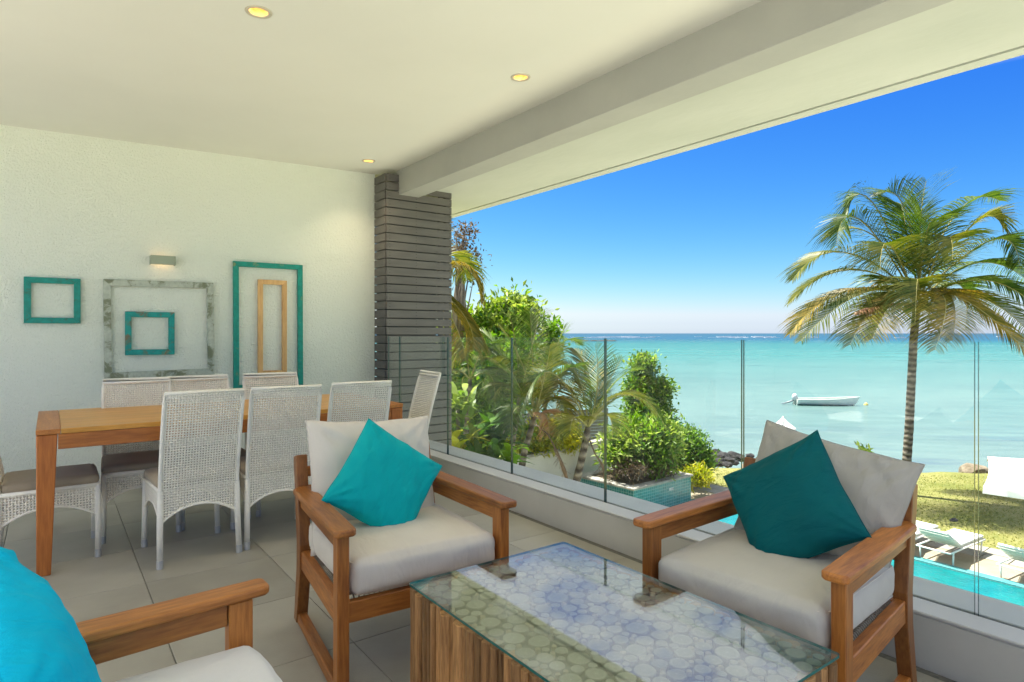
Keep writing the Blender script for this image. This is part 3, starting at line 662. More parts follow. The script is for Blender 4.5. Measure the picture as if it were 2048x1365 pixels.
# ================================================================== pillows and armchairs
def pillow_mesh(wd, ht, th, matl, seed, n=44, wr=.008):
    V = []; F = []
    def side(sg):
        base = len(V)
        for j in range(n+1):
            for i in range(n+1):
                x = -1+2*i/n; y = -1+2*j/n
                # denser rows near the seam
                x = math.copysign(1-(1-abs(x))**1.25, x); y = math.copysign(1-(1-abs(y))**1.25, y)
                fx = x*(1-.055*(1-y*y)*x*x); fy = y*(1-.055*(1-x*x)*y*y)
                t_ = max(0, (1-abs(x)**2.4)*(1-abs(y)**2.4))**.52
                z = th/2*t_
                px, py = fx*wd/2, fy*ht/2
                e = max(abs(x), abs(y)); cr_ = (abs(x)*abs(y))**1.5
                # folds run in from the corners and edges
                ang = math.atan2(abs(y)-1.05, abs(x)-1.05)
                fold = math.sin(ang*17+seed)*cr_*(1-e**8)
                nn = noise.noise(Vector((px*7+seed*3.1, py*7, sg*2.0+seed))) + .6*noise.noise(Vector((px*17+seed, py*13, sg*5.0)))
                nn2 = noise.noise(Vector(((px+py)*22+seed, (px-py)*5, sg*3.0)))
                rd = 1-abs(noise.noise(Vector(((px*.8+py*.6)*13+seed*2, (py*.8-px*.6)*4.5, seed*sg))))*2.4; z += (wr*(nn*.9) + wr*1.3*fold + wr*.8*nn2*e + wr*.9*max(0, rd)*(.35+.65*e))*min(1, t_*2.2)
                wob = .004*noise.noise(Vector((px*11+seed, py*11, 9)))
                V.append((px+wob*(e**6), py+wob*(e**6), sg*z + .006*noise.noise(Vector((px*6, py*6, seed)))))
        for j in range(n):
            for i in range(n):
                a = base+j*(n+1)+i; q = (a, a+1, a+n+2, a+n+1); F.append(q if sg > 0 else q[::-1])
    side(1); side(-1)
    me = bpy.data.meshes.new('pillow'); me.from_pydata(V, [], F); bm = bmesh.new(); bm.from_mesh(me)
    bmesh.ops.remove_doubles(bm, verts=bm.verts, dist=.0004); bm.to_mesh(me); bm.free()
    me.materials.append(matl); me.polygons.foreach_set('use_smooth', [True]*len(me.polygons))
    rim = [V[i] for i in range(n+1)] + [V[j*(n+1)+n] for j in range(1, n+1)] + [V[n*(n+1)+i] for i in range(n-1, -1, -1)] + [V[j*(n+1)] for j in range(n-1, -1, -1)]
    return me, rim
def place_pillow(name, wd, ht, th, matl, seed, centre, normal, roll, label, cat, wr=.008, group=None):
    me, rim = pillow_mesh(wd, ht, th, matl, seed, wr=wr)
    r_ = link_mesh(name, me); tag(r_, label, cat, group)
    nz = Vector(normal).normalized(); ux = Vector((0, 0, 1)).cross(nz).normalized(); uy = nz.cross(ux)
    Rm = Matrix((ux, uy, nz)).transposed().to_4x4() @ Matrix.Rotation(roll, 4, 'Z')
    r_.matrix_world = Matrix.Translation(Vector(centre)) @ Rm
    MB().sweep(rim, .0022, 5, False).build('seam', matl, r_, True)
    return r_

def make_armchair(cushion_mat):
    r_ = empty('armchair', (0, 0, 0), 0, 'x', 'armchair', 'teak armchairs around the coffee table')
    for s_ in (-1, 1):
        xo = s_*.328
        # front leg, rear post (kinked), floor runner, side rail, arm and the rail below it
        MB().box((xo-.021, .012, .0), (xo+.021, .072, .572)).build('leg', M['teak_z'], r_, bevel=.003)
        prof = [(.700, 0), (.755, 0), (.70, .24), (.695, .36), (.765, .72), (.705, .735), (.625, .36), (.63, .24)]
        T = Matrix(((0, 0, 1, xo), (1, 0, 0, 0), (0, 1, 0, 0), (0, 0, 0, 1)))
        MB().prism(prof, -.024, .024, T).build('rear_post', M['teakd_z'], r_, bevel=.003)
        MB().box((xo-.019, .074, .0), (xo+.019, .700, .045)).build('runner', M['teak_y'], r_, bevel=.003)
        MB().box((xo-.017, .074, .255), (xo+.017, .632, .335)).build('side_rail', M['teak_y'], r_, bevel=.003)
        MB().box((xo-.014, .074, .515), (xo+.014, .665, .572)).build('arm_rail', M['teak_y'], r_, bevel=.002)
        # arm: flat board, slightly wider at the back, rounded nose
        a0, a1 = .038, .047
        poly = [(xo-a0+.012, -.03), (xo+a0-.012, -.03), (xo+a0, -.016), (xo+a1, .40), (xo+a1, .655), (xo+a0*.6, .685), (xo-a0*.6, .685), (xo-a0, .655), (xo-a0, -.016)]
        if s_ < 0: poly = [(2*xo-x, y) for x, y in poly][::-1]
        MB().prism(poly, .576, .602).build('arm', M['teak_y'], r_, bevel=.008, seg=3)
    for ch in KIDS[r_.name]:
        for v_ in ch.data.vertices: v_.co.x -= math.copysign(.045, v_.co.x)*v_.co.y
    MB().box((-.313, .018, .262), (.313, .050, .335)).build('front_rail', M['teak_x'], r_, bevel=.003)
    MB().box((-.285, .60, .262), (.285, .63, .335)).build('rear_rail', M['teak_x'], r_, bevel=.003)
    for z in (.48, .58, .66):
        y = .645 + (z-.36)*.19
        MB().box((-.28, y-.01, z-.022), (.28, y+.01, z+.022)).build('back_slat', M['teak_x'], r_, bevel=.003)
    cb = MB()
    for k in range(34):
        y = .075+k*.0155; cb.sweep([(-.314+.045*y, y, .325), (-.30+.045*y, y+.005, .339), (0, y, .331), (.30-.045*y, y+.005, .339), (.314-.045*y, y, .325)], .0032, 5)
    for k in range(30):
        x = -.275+k*.019; cb.sweep([(x, .052, .325), (x, .07, .341), (x, .3, .333), (x, .59, .341)], .0032, 5)
    cb.build('cord_seat', M['cord'], r_)['kind'] = 'stuff'
    me = soft_box(.585, .60, .13, .032, .020, 40, 5, .0045); me.materials.append(cushion_mat)
    c_ = link_mesh('seat_cushion', me, r_, (0, .315, .343))
    pi = MB()
    for z in (.014, .116): pi.sweep([(x, y, z) for x, y in ((-.268, -.289), (.268, -.289), (.289, -.268), (.289, .268), (.268, .289), (-.268, .289), (-.289, .268), (-.289, -.268), (-.268, -.289))], .0028, 5, False)
    pi.build('piping', cushion_mat, c_, True)
    return r_
def setc(o, cm):
    for ch in KIDS[o.name]:
        if ch.name.startswith('seat_cushion'):
            ch.data = ch.data.copy(); ch.data.materials.clear(); ch.data.materials.append(cm)
ac = make_armchair(M['cream']); ac.location = (1.137, 2.03, 0); ac.rotation_euler = (0, 0, R(-4)); ac['label'] = 'teak armchair with cream seat between the dining chairs and the coffee table'
ar = copy_tree(ac); ar.location = (1.745, 1.185, 0); ar.rotation_euler = (0, 0, R(-90+5)); ar['label'] = 'teak armchair standing beside the glass balustrade, facing the coffee table'; setc(ar, M['creamg'])
al_ = copy_tree(ac); al_.location = (.452, 1.415, 0); al_.rotation_euler = (0, 0, R(90+2)); al_['label'] = 'teak armchair in the lower left corner, mostly cut off by the picture edge'; setc(al_, M['white_canvas'])

def local(o, p): return Matrix.Translation(o.location) @ o.rotation_euler.to_matrix().to_4x4() @ Vector(p)
def ldir(o, p): return o.rotation_euler.to_matrix() @ Vector(p)
# centre chair: cream back cushion and teal pillow turned on its corner
place_pillow('back_cushion', .58, .56, .20, M['cream'], 1.3, local(ac, (-.012, .575, .612)), ldir(ac, (0, -1, .32)), R(-2), 'square cream back cushion leaning in the armchair near the dining table', 'cushion', .010)
place_pillow('throw_pillow', .395, .395, .15, M['teal'], 2.7, local(ac, (-.03, .385, .645)), ldir(ac, (.05, -1, .40)), R(-38), 'bright teal pillow standing on its corner on the cream armchair near the dining table', 'pillow', .011)
place_pillow('back_cushion', .585, .54, .22, M['greyc'], 5.1, local(ar, (.03, .60, .605)), ldir(ar, (.0, -1, .32)), R(-9.5), 'wrinkled grey cream back cushion in the armchair by the glass', 'cushion', .012)
place_pillow('throw_pillow', .41, .41, .15, M['teal_deep'], 8.2, local(ar, (.005, .42, .648)), ldir(ar, (-.05, -1, .42)), R(-55), 'dark teal pillow standing on its corner in the armchair by the glass', 'pillow', .009)
place_pillow('throw_pillow', .46, .46, .17, M['turq'], 4.4, local(al_, (.14, .48, .62)), ldir(al_, (.0, -1, .45)), R(34), 'turquoise pillow in the armchair in the lower left corner', 'pillow', .010)

# ================================================================== coffee table
CT = empty('coffee_table', (1.285, 1.31, 0), 0, 'low teak branch coffee table with a glass top over sawn log slices', 'coffee table')
chx, chy, cth = .335, .53, .45
rnd = random.Random(3)
def stave(cx_, cy_, wd, dirx, ht, dpt):
    """split branch: flat inside, uneven rounded outside face; dirx = outward direction (unit)"""
    ox, oy = dirx; tx, ty = -oy, ox
    n = 6; vs = []; lv = [0, ht*.35, ht*.7, ht]
    bend = [rnd.uniform(-.002, .002) for _ in lv]
    bul = [rnd.uniform(.006, .014)*min(1.3, wd/.04) for _ in range(n)]
    for li, z in enumerate(lv):
        ww = wd*(1+(rnd.uniform(-.04, .04) if 0 < li < 3 else 0))
        for k in range(n):
            a = -1+2*k/(n-1); o_ = bul[k]*(1-a**4*.9)+bend[li]; tt = a*ww/2+bend[li]*.4
            vs.append((ox*o_+tx*tt, oy*o_+ty*tt, z))
        vs.append((-ox*dpt+tx*wd/2*.98, -oy*dpt+ty*wd/2*.98, z)); vs.append((-ox*dpt-tx*wd/2*.98, -oy*dpt-ty*wd/2*.98, z))
    m_ = n+2; fs = [(i*m_+k, i*m_+(k+1) % m_, (i+1)*m_+(k+1) % m_, (i+1)*m_+k) for i in range(3) for k in range(m_)] + [tuple(range(m_)), tuple(range(3*m_, 4*m_))]
    return MB().add(vs, fs).build('stave', M['stave'], CT, loc=(cx_, cy_, 0), bevel=.0015)
for (L, horizontal, sg) in ((2*chy, False, -1), (2*chy, False, 1), (2*chx-.02, True, -1), (2*chx-.02, True, 1)):
    p0 = -L/2
    while p0 < L/2-.006:
        wd = min(rnd.uniform(.024, .058), L/2-p0)
        if L/2-p0-wd < .018: wd = L/2-p0
        c0 = p0+wd/2; h_ = cth-.014-rnd.uniform(0, .010); dd = rnd.uniform(-.005, .004)
        if horizontal: stave(c0, sg*(chy+dd-.005), wd-.0012, (0, sg), h_, .03)
        else: stave(sg*(chx+dd-.005), c0, wd-.0012, (sg, 0), h_, .03)
        p0 += wd
MB().box((-chx+.05, -chy+.05, .01), (chx-.05, chy-.05, cth-.030)).build('core', M['resin'], CT)
# packed log slices
cs = []; tries = 0
hx_, hy_ = chx-.012, chy-.012
gridc = {}
def fits(x, y, r_):
    gx, gy = int(math.floor(x/.1)), int(math.floor(y/.1))
    for a in (-1, 0, 1):
        for b_ in (-1, 0, 1):
            for (X_, Y_, R_) in gridc.get((gx+a, gy+b_), []):
                if (X_-x)**2+(Y_-y)**2 < (R_+r_+.0006)**2: return False
    return True
for r_, cnt in ((.034, 900), (.029, 2600), (.025, 5200), (.020, 8000), (.016, 12000), (.012, 18000), (.008, 22000)):
    lim = {.034: 16, .029: 44}.get(r_, 9999); got = 0
    for _ in range(cnt):
        rr = r_*rnd.uniform(.88, 1.1); x = rnd.uniform(-hx_+rr, hx_-rr); y = rnd.uniform(-hy_+rr, hy_-rr)
        if fits(x, y, rr):
            cs.append((x, y, rr)); gridc.setdefault((int(math.floor(x/.1)), int(math.floor(y/.1))), []).append((x, y, rr)); got += 1
            if got >= lim: break
cs.sort(key=lambda q: -q[2])
sl_me = []
for q in range(6):
    vs = []; n = 14
    for z, k_ in ((-.6, 1.0), (-.08, 1.0), (0, .95)):
        for k in range(n):
            a = 2*PI*k/n; w_ = 1+.05*math.sin(2*a+q*1.3)+.035*math.sin(3*a+q*2.1); vs.append((math.cos(a)*w_*k_, math.sin(a)*w_*k_, z))
    fs = [(i*n+k, i*n+(k+1) % n, (i+1)*n+(k+1) % n, (i+1)*n+k) for i in range(2) for k in range(n)] + [tuple(range(2*n, 3*n))]
    sl_me.append(MB().add(vs, fs).mesh('log_slice', M['slice']))
ztop = cth-.013
for i, (x, y, rr) in enumerate(cs[:300]):
    o = link_mesh('log_slice', sl_me[i % 6], CT, (x, y, ztop-rnd.uniform(0, .002))); o.scale = (rr, rr, .02); o.rotation_euler = (0, 0, rnd.uniform(0, 6.28))
small = MB()
for (x, y, rr) in cs[300:]: small.lathe([(rr, -.012), (rr, -.001), (rr*.9, 0)], (x, y, ztop-.001), 9)
if len(small.v):
    o = small.build('small_log_slices', noisy('small_slice', (.30, .24, .16), (.42, .35, .24), 40, .6), CT); o['kind'] = 'stuff'
# glass top
gx, gy = chx+.005, chy+.005
me_ = bpy.data.meshes.new('glass_top'); z0, z1 = cth-.008, cth
bmg = bmesh.new(); 
def rr_(hx, hy, r, n=5):
    p_ = []
    for cx_, cy_, a0 in ((hx-r, hy-r, 0), (-hx+r, hy-r, 90), (-hx+r, -hy+r, 180), (hx-r, -hy+r, 270)):
        for k in range(n+1): a = R(a0+90*k/n); p_.append((cx_+r*math.cos(a), cy_+r*math.sin(a)))
    return p_
pl = rr_(gx, gy, .012); vb = [bmg.verts.new((x, y, z0)) for x, y in pl]; vt = [bmg.verts.new((x, y, z1)) for x, y in pl]; n = len(pl)
bmg.faces.new(vt); bmg.faces.new(vb[::-1])
for k in range(n):
    f = bmg.faces.new((vb[k], vb[(k+1) % n], vt[(k+1) % n], vt[k])); f.material_index = 1
bmg.to_mesh(me_); bmg.free(); me_.materials.append(M['tableglass']); me_.materials.append(M['tealedge'])
link_mesh('glass_top', me_, CT)

# ================================================================== OUTDOORS
G = -3.5; SEA_Z = -5.2
# land: lawn with a shoreline running diagonally, falling to the water
shore = [(60, -25), (38, -6), (30, 2.2), (27, 5.9), (25.3, 7.6), (24.1, 8.7), (22.6, 10.2), (20.6, 11.9), (18.8, 13.6), (17.6, 15.6), (17.8, 18.4), (19, 22), (17, 30), (10, 45), (-20, 70)]
def dense(pts, st=.45, amp=.16):
    o_ = []
    for a, b_ in zip(pts[:-1], pts[1:]):
        a, b_ = Vector((*a, 0)), Vector((*b_, 0)); n = max(1, int((b_-a).length/st))
        for k in range(n):
            p = a.lerp(b_, k/n); q = noise.noise(p*.7)*amp*2 + noise.noise(p*2.7)*amp; o_.append((p.x+q, p.y+q*.6))
    return o_ + [pts[-1]]
sp = dense(shore)
bm = bmesh.new()
ctr = [(-60, -60)]
inner = [bm.verts.new((x, y, G)) for x, y in sp]
dn = Vector((.68, .73, 0))
low = [bm.verts.new((x+dn.x*(.5+.25*noise.noise(Vector((x, y, 4)))), y+dn.y*.5, G-.45+.15*noise.noise(Vector((x*2, y*2, 1))))) for x, y in sp]
low2 = [bm.verts.new((x+dn.x*2.6, y+dn.y*2.6, SEA_Z-.3)) for x, y in sp]
for a, b_ in ((inner, low), (low, low2)):
    for k in range(len(a)-1): bm.faces.new((a[k], a[k+1], b_[k+1], b_[k]))
c1_, c2_ = bm.verts.new((-60, 70, G)), bm.verts.new((-60, -60, G)); c3_ = bm.verts.new((60, -60, G))
bm.faces.new(inner + [c1_, c2_, c3_])
bmesh.ops.triangulate(bm, faces=[f for f in bm.faces if len(f.verts) > 4])
bmesh.ops.recalc_face_normals(bm, faces=bm.faces)
me = bpy.data.meshes.new('lawn'); bm.to_mesh(me); bm.free(); me.materials.append(M['grass'])
lawn = link_mesh('lawn', me); lawn['kind'] = 'structure'
# sea
nn_ = 48; vs = []; fs = []
rad = [0.5, 200, 2000, 30000]
MB().lathe([(r_, 0) for r_ in rad], (15, 15, SEA_Z), 64, False).build('sea', M['sea'])['kind'] = 'structure'
# reef surf and far reef rocks
sf = MB(); rn = random.Random(5)
for k in range(60):
    px = rn.choice([rn.gauss(1215, 30), rn.gauss(1265, 15), rn.gauss(1455, 16), rn.gauss(1500, 22), rn.uniform(1120, 2040)]); k_ = rn.uniform(850, 1150)
    p = P(px, 674, k_); L = rn.uniform(3, 13); a = rn.uniform(-.1, .1)-YAW
    sf.box((-L, -1.5, 0), (L, 1.5, rn.uniform(.3, 1.1)), Matrix.Translation((p.x, p.y, SEA_Z)) @ Matrix.Rotation(a, 4, 'Z'))
o = sf.build('reef_surf', mat('surf_foam', (.8, .8, .8), .8)); tag(o, 'white surf breaking along the distant reef', 'surf', kind='stuff')
def rock(c_, r_, seed, matl, name='rock', sq=(1, 1, .6), n=2):
    bm = bmesh.new(); bmesh.ops.create_icosphere(bm, subdivisions=n, radius=1)
    for v_ in bm.verts:
        d_ = 1+.35*noise.noise(v_.co*1.3+Vector((seed, seed*2, 0)))+.2*noise.noise(v_.co*3.1+Vector((0, seed, 0))); v_.co = Vector((v_.co.x*d_*r_*sq[0], v_.co.y*d_*r_*sq[1], v_.co.z*d_*r_*sq[2]))
    me = bpy.data.meshes.new(name); bm.to_mesh(me); bm.free(); me.materials.append(matl)
    o = link_mesh(name, me); o.location = c_; return o
rr = MB()
for k in range(26):
    px = rn.uniform(1160, 1228); p = P(px, 682, 515+rn.uniform(-8, 8)); L = rn.uniform(1.5, 4.5); rr.lathe([(L, -.5), (L*.8, .3), (L*.3, .9)], (p.x, p.y, SEA_Z), 7)
tag(rr.build('reef', M['rock']), 'low dark reef rocks breaking the surface far out', 'reef', kind='stuff')

# pool, its light far coping, deck and paving slabs
MB().box((12.2, -6, G+.01), (14.40, 11.06, G+.05)).build('pool', M['pool'])['kind'] = 'structure'
MB().box((14.402, -6, G-.2), (14.62, 11.06, G+.085)).build('pool_edge', M['mosaic_light'])['kind'] = 'structure'
MB().box((14.622, -6, G-.2), (15.69, 13.2, G+.055)).box((14.0, 13.2, G-.2), (15.69, 14.0, G+.055)).build('pool_deck', M['deck'])['kind'] = 'structure'
MB().box((3.02, -14, G-.2), (12.19, 9.5, G+.03)).build('bounce_patio', noisy('pale_bounce_ground', (.54, .545, .41), (.62, .62, .49), 2, .9))['kind'] = 'structure'  # hidden pale ground, added to bounce sunlight onto the ceiling
path = MB().box((15.692, -6.2, G-.2), (16.62, 12.75, G+.015)).build('path', M['soil']); path['kind'] = 'structure'
ps_me = MB().box((-.212, -.24, 0), (.212, .24, .04)).mesh('paving_slab', M['paving'], bevel=.004)
for k in range(32):
    for q, xx in enumerate((15.925, 16.375)):
        o = link_mesh('paving_slab', ps_me, path, (xx, -3.1+k*.5+(.06 if q else 0), G+.018+rn.uniform(0, .004)))
# planter with mosaic sides
pt = empty('mosaic_planter', (13.2, 12.0, G), R(3), 'raised planter clad in teal mosaic with a stone rim at the pool end', 'planter')
ph = .80
b_ = MB().box((-1.25, -1.0, -.1), (1.25, 1.0, ph-.06))
b_.build('planter_box', M['mosaic'], pt)
cw_ = .28
MB().box((-1.30, -1.05, ph-.058), (1.30, -1.05+cw_, ph)).build('coping', M['stonecap'], pt, bevel=.01)
MB().box((-1.30, 1.05-cw_, ph-.058), (1.30, 1.05, ph)).build('coping', M['stonecap'], pt, bevel=.01)
MB().box((-1.30, -1.05+cw_+.002, ph-.058), (-1.30+cw_, 1.05-cw_-.002, ph)).build('coping', M['stonecap'], pt, bevel=.01)
MB().box((1.30-cw_, -1.05+cw_+.002, ph-.058), (1.30, 1.05-cw_-.002, ph)).build('coping', M['stonecap'], pt, bevel=.01)
MB().box((-1.30+cw_, -1.05+cw_, ph-.05), (1.30-cw_, 1.05-cw_, ph-.03)).build('soil', M['soil'], pt)
sg = MB().box((-.09, -.008, -.035), (.09, 0, .035)).build('depth_sign', M['white'], pt, loc=(.33, -1.004, .53))
fc = bpy.data.curves.new('sign_text', 'FONT'); fc.body = '1.25m'; fc.size = .062; fc.extrude = .001; fc.materials.append(M['dark'])
fo = bpy.data.objects.new('sign_text', fc); COL.objects.link(fo); bpy.context.view_layer.update(); tm_ = bpy.data.meshes.new_from_object(fo); bpy.data.objects.remove(fo); fo = link_mesh('lettering', tm_, sg); fo.location = (-.05, -.010, -.02); fo.rotation_euler = (R(90), 0, 0)
# garden wall
gw = empty('garden_wall', (11.2, 13.3, G), R(7.5), 'low cream garden wall with a stone coping behind the slanting palms', 'wall')
MB().box((-2.9, 0, -.1), (3.4, .22, 1.42)).build('wall_body', M['wallpaint'], gw)
for k in range(9): MB().box((-2.95+k*.71, -.04, 1.422), (-2.95+k*.71+.704, .26, 1.50)).build('coping_stone', M['stonecap'], gw, bevel=.008)
# slatted fence behind
fn = empty('slat_fence', (11.4, 19.9, G), R(-10), 'grey horizontal slat fence half hidden behind the palms', 'fence')
for bay in range(4):
    for k in range(12):
        MB().box((bay*1.9+.05, -.012, .1+k*.128), (bay*1.9+1.85, .012, .1+k*.128+.116)).build('slat', M['fencewood'], fn)
    MB().box((bay*1.9-.05, -.05, -.1), (bay*1.9+.05, .05, 1.7)).build('post', M['fencewood'], fn)
# rocks by the water
spots = [(1412, 915, 24.5, .34), (1430, 912, 24.7, .42), (1447, 914, 24.3, .30), (1404, 924, 23.6, .26), (1422, 926, 23.4, .3), (1438, 925, 23.5, .26), (1458, 922, 24.0, .24), (1470, 926, 24.4, .18), (1484, 918, 25.5, .2), (1500, 913, 26.4, .2), (1463, 912, 25.4, .3), (1476, 914, 25.8, .24), (1455, 930, 23.0, .2), (1520, 918, 26.0, .16)]
for i, (px, py, k, r_) in enumerate(spots):
    p = P(px, py, k); o = rock(p, r_, i*1.7, M['rock']); tag(o, 'largest dark basalt rock, on top of the pile beside the green bushes' if i == 1 else 'jagged black basalt rock in the pile at the water edge beside the green bushes', 'rock', 'black rocks at the water edge')
o = rock(P(1946, 941, 21.9), .42, 5.2, M['rockbrown'], sq=(1.3, 1, .55)); tag(o, 'rounded brown boulder at the water edge beyond the lawn', 'rock')
o = rock(P(1507, 933, 21.5), .34, 9.2, M['rockbrown'], sq=(1.5, 1, .45)); tag(o, 'flat pale brown stone on the lawn edge beside the glass joint', 'rock')
o = rock(P(1908, 1041, 15.85), .11, 3.2, M['rock'], sq=(1.5, .8, .4)); tag(o, 'small dark stone lying alone on the sunlit lawn', 'rock')
es = MB()
for k in range(120):
    q = rn.uniform(0, 1); i0 = rn.randrange(15, 60); x, y = sp[i0]
    rr0 = rn.uniform(.06, .2); es.lathe([(rr0*.9, -.05), (rr0, .03), (rr0*.5, .09)], (x+rn.uniform(-.1, .4), y+rn.uniform(-.1, .4), G-.05+rn.uniform(-.06, .02)), 6)
tag(es.build('edge_stones', M['rockbrown']), 'small stones scattered along the eroded lawn edge', 'stones', kind='stuff')

# ------------------------------------------------------------------ foliage
def leaves(name, parent, matl, blobs, n, size, seed, aspect=.45, clump=.22, upb=.3):
    """many folded leaves gathered in clumps spread through blobs [(centre, (rx,ry,rz), weight)]"""
    g = np.random.default_rng(seed); cs_ = []; wts = np.array([b_[2] for b_ in blobs], float); wts /= wts.sum()
    nc = max(8, int(n/34)); which = g.choice(len(blobs), nc, p=wts)
    C_ = np.array([blobs[k][0] for k in which], float); Rr = np.array([blobs[k][1] for k in which], float)
    d = g.normal(size=(nc, 3)); d /= np.linalg.norm(d, axis=1, keepdims=True); rad_ = g.uniform(.35, 1, (nc, 1))**.45
    C_ = C_ + d*Rr*rad_
    ci = g.integers(0, nc, n); pos = C_[ci] + g.normal(size=(n, 3))*clump*np.array([1, 1, .8])
    out_ = d[ci]; ax = g.normal(size=(n, 3))*.8 + out_*.6; ax[:, 2] += upb; ax /= np.linalg.norm(ax, axis=1, keepdims=True)
    nr = g.normal(size=(n, 3))*.7; nr[:, 2] += 1.0; sd_ = np.cross(ax, nr); sd_ /= np.linalg.norm(sd_, axis=1, keepdims=True)
    nr = np.cross(sd_, ax); L = size*g.uniform(.6, 1.3, (n, 1)); W = L*aspect*.5
    v0 = pos; v1 = pos+ax*L*.5+sd_*W+nr*W*.35; v2 = pos+ax*L-nr*L*.12; v3 = pos+ax*L*.5-sd_*W+nr*W*.35
    V = np.stack([v0, v1, v2, v3], 1).reshape(-1, 3); b0 = np.arange(n)*4
    F = np.concatenate([np.stack([b0, b0+1, b0+2], 1), np.stack([b0, b0+2, b0+3], 1)])
    return link_mesh(name, np_mesh(name, V, F, matl), parent), C_
def tree(name, label, cat, base, blobs, n, size, matl, seed, trunk_r=.1, limbs=10, barkm='bark', clump=.2, aspect=.45, group=None, extra=None, upb=.3):
    base = Vector(base); r_ = empty(name, base, 0, label, cat, group)
    bl = [(np.array(b_[0])-np.array(base), b_[1], b_[2]) for b_ in blobs]
    o, C_ = leaves('crown', r_, M[matl], bl, n, size, seed, aspect, clump, upb)
    if extra: leaves('crown', r_, M[extra[0]], bl, int(n*extra[1]), size, seed+50, aspect, clump, upb)
    g = random.Random(seed); mb = MB(); top = Vector(np.mean([b_[0] for b_ in bl], 0))
    fork = Vector((top.x*.7, top.y*.7, top.z*.55)); mb.sweep([(0, 0, -.1), fork*.5+Vector((trunk_r, 0, 0)), fork], [trunk_r, trunk_r*.8, trunk_r*.6], 8)
    for k in range(limbs):
        e = Vector(C_[g.randrange(len(C_))]); m_ = fork.lerp(e, .5)+Vector((g.uniform(-.2, .2), g.uniform(-.2, .2), -.1)); mb.sweep([fork, m_, e], [trunk_r*.5, trunk_r*.28, trunk_r*.08], 6)
    mb.build('trunk', M[barkm], r_, True); return r_
def B(px, py, k, rpx, rpy, w_=1, dr=None):
    """foliage blob seen at px,py; radii given in photo pixels"""
    c_ = P(px, py, k); rx = rpx*k/1244.; rz = rpy*k/1244.; return (tuple(c_), (rx, rx if dr is None else dr, rz), w_)

def frond(p0, p1, p2, L, matl, parent, n=46, droop=.5, width=.028, seed=0, rmat='rachis', twist=0, rr=.02, start=.14, segs=3):
    """pinnate palm leaf: rachis along a quadratic curve with a leaflet row on either side"""
    g = random.Random(seed); p0, p1, p2 = Vector(p0), Vector(p1), Vector(p2); Z = Vector((0, 0, 1))
    def bz(t_): return p0*(1-t_)**2 + p1*2*t_*(1-t_) + p2*t_*t_
    def dbz(t_): return ((p1-p0)*2*(1-t_) + (p2-p1)*2*t_).normalized()
    V = []; F = []
    for k in range(n):
        t_ = start+(1-start)*(k+.5)/n; p = bz(t_); T = dbz(t_); S = T.cross(Z)
        if S.length < .15: S = T.cross(Vector((.3, 1, .1)))
        S.normalize()
        if twist: S = Matrix.Rotation(twist, 3, T) @ S
        prof = min(1, (.35+1.5*math.sin(PI*min(1, t_*.92+.06))*.75)) * (1 if t_ < .8 else 1-(t_-.8)*2.2)
        for s_ in (-1, 1):
            l_ = L*prof*g.uniform(.8, 1.1); dr = droop*g.uniform(.6, 1.35); d0 = (S*s_*g.uniform(.85, 1.1) + T*(.35+.7*t_) + Z*.18).normalized()
            q = p.copy(); dcur = d0; wdir = T.cross(d0).normalized(); wv2 = (T*.85 + wdir*.5).normalized(); base_n = len(V)
            for j in range(segs):
                ww = width*(1-.15*j)*(.7 if j == 0 else 1)*.5; V.extend([q-wv2*ww, q+wv2*ww])
                q = q + dcur*(l_/segs); dcur = (dcur - Z*dr*(.55+.35*j)).normalized()
            V.append(q)
            for j in range(segs-1): F.append((base_n+2*j, base_n+2*j+1, base_n+2*j+3, base_n+2*j+2))
            F.append((base_n+2*segs-2, base_n+2*segs-1, base_n+2*segs))
    me = bpy.data.meshes.new('frond'); nv = len(V)
    mb = MB(); mb.sweep([bz(k/10) for k in range(11)], [rr*(1-.085*k) for k in range(11)], 5)
    nf = len(F); F = F + [tuple(i+nv for i in f) for f in mb.f]
    me.from_pydata([tuple(p) for p in V]+mb.v, [], F); me.materials.append(matl); me.materials.append(M[rmat])
    for k in range(nf, len(F)): me.polygons[k].material_index = 1
    return link_mesh('frond', me, parent)

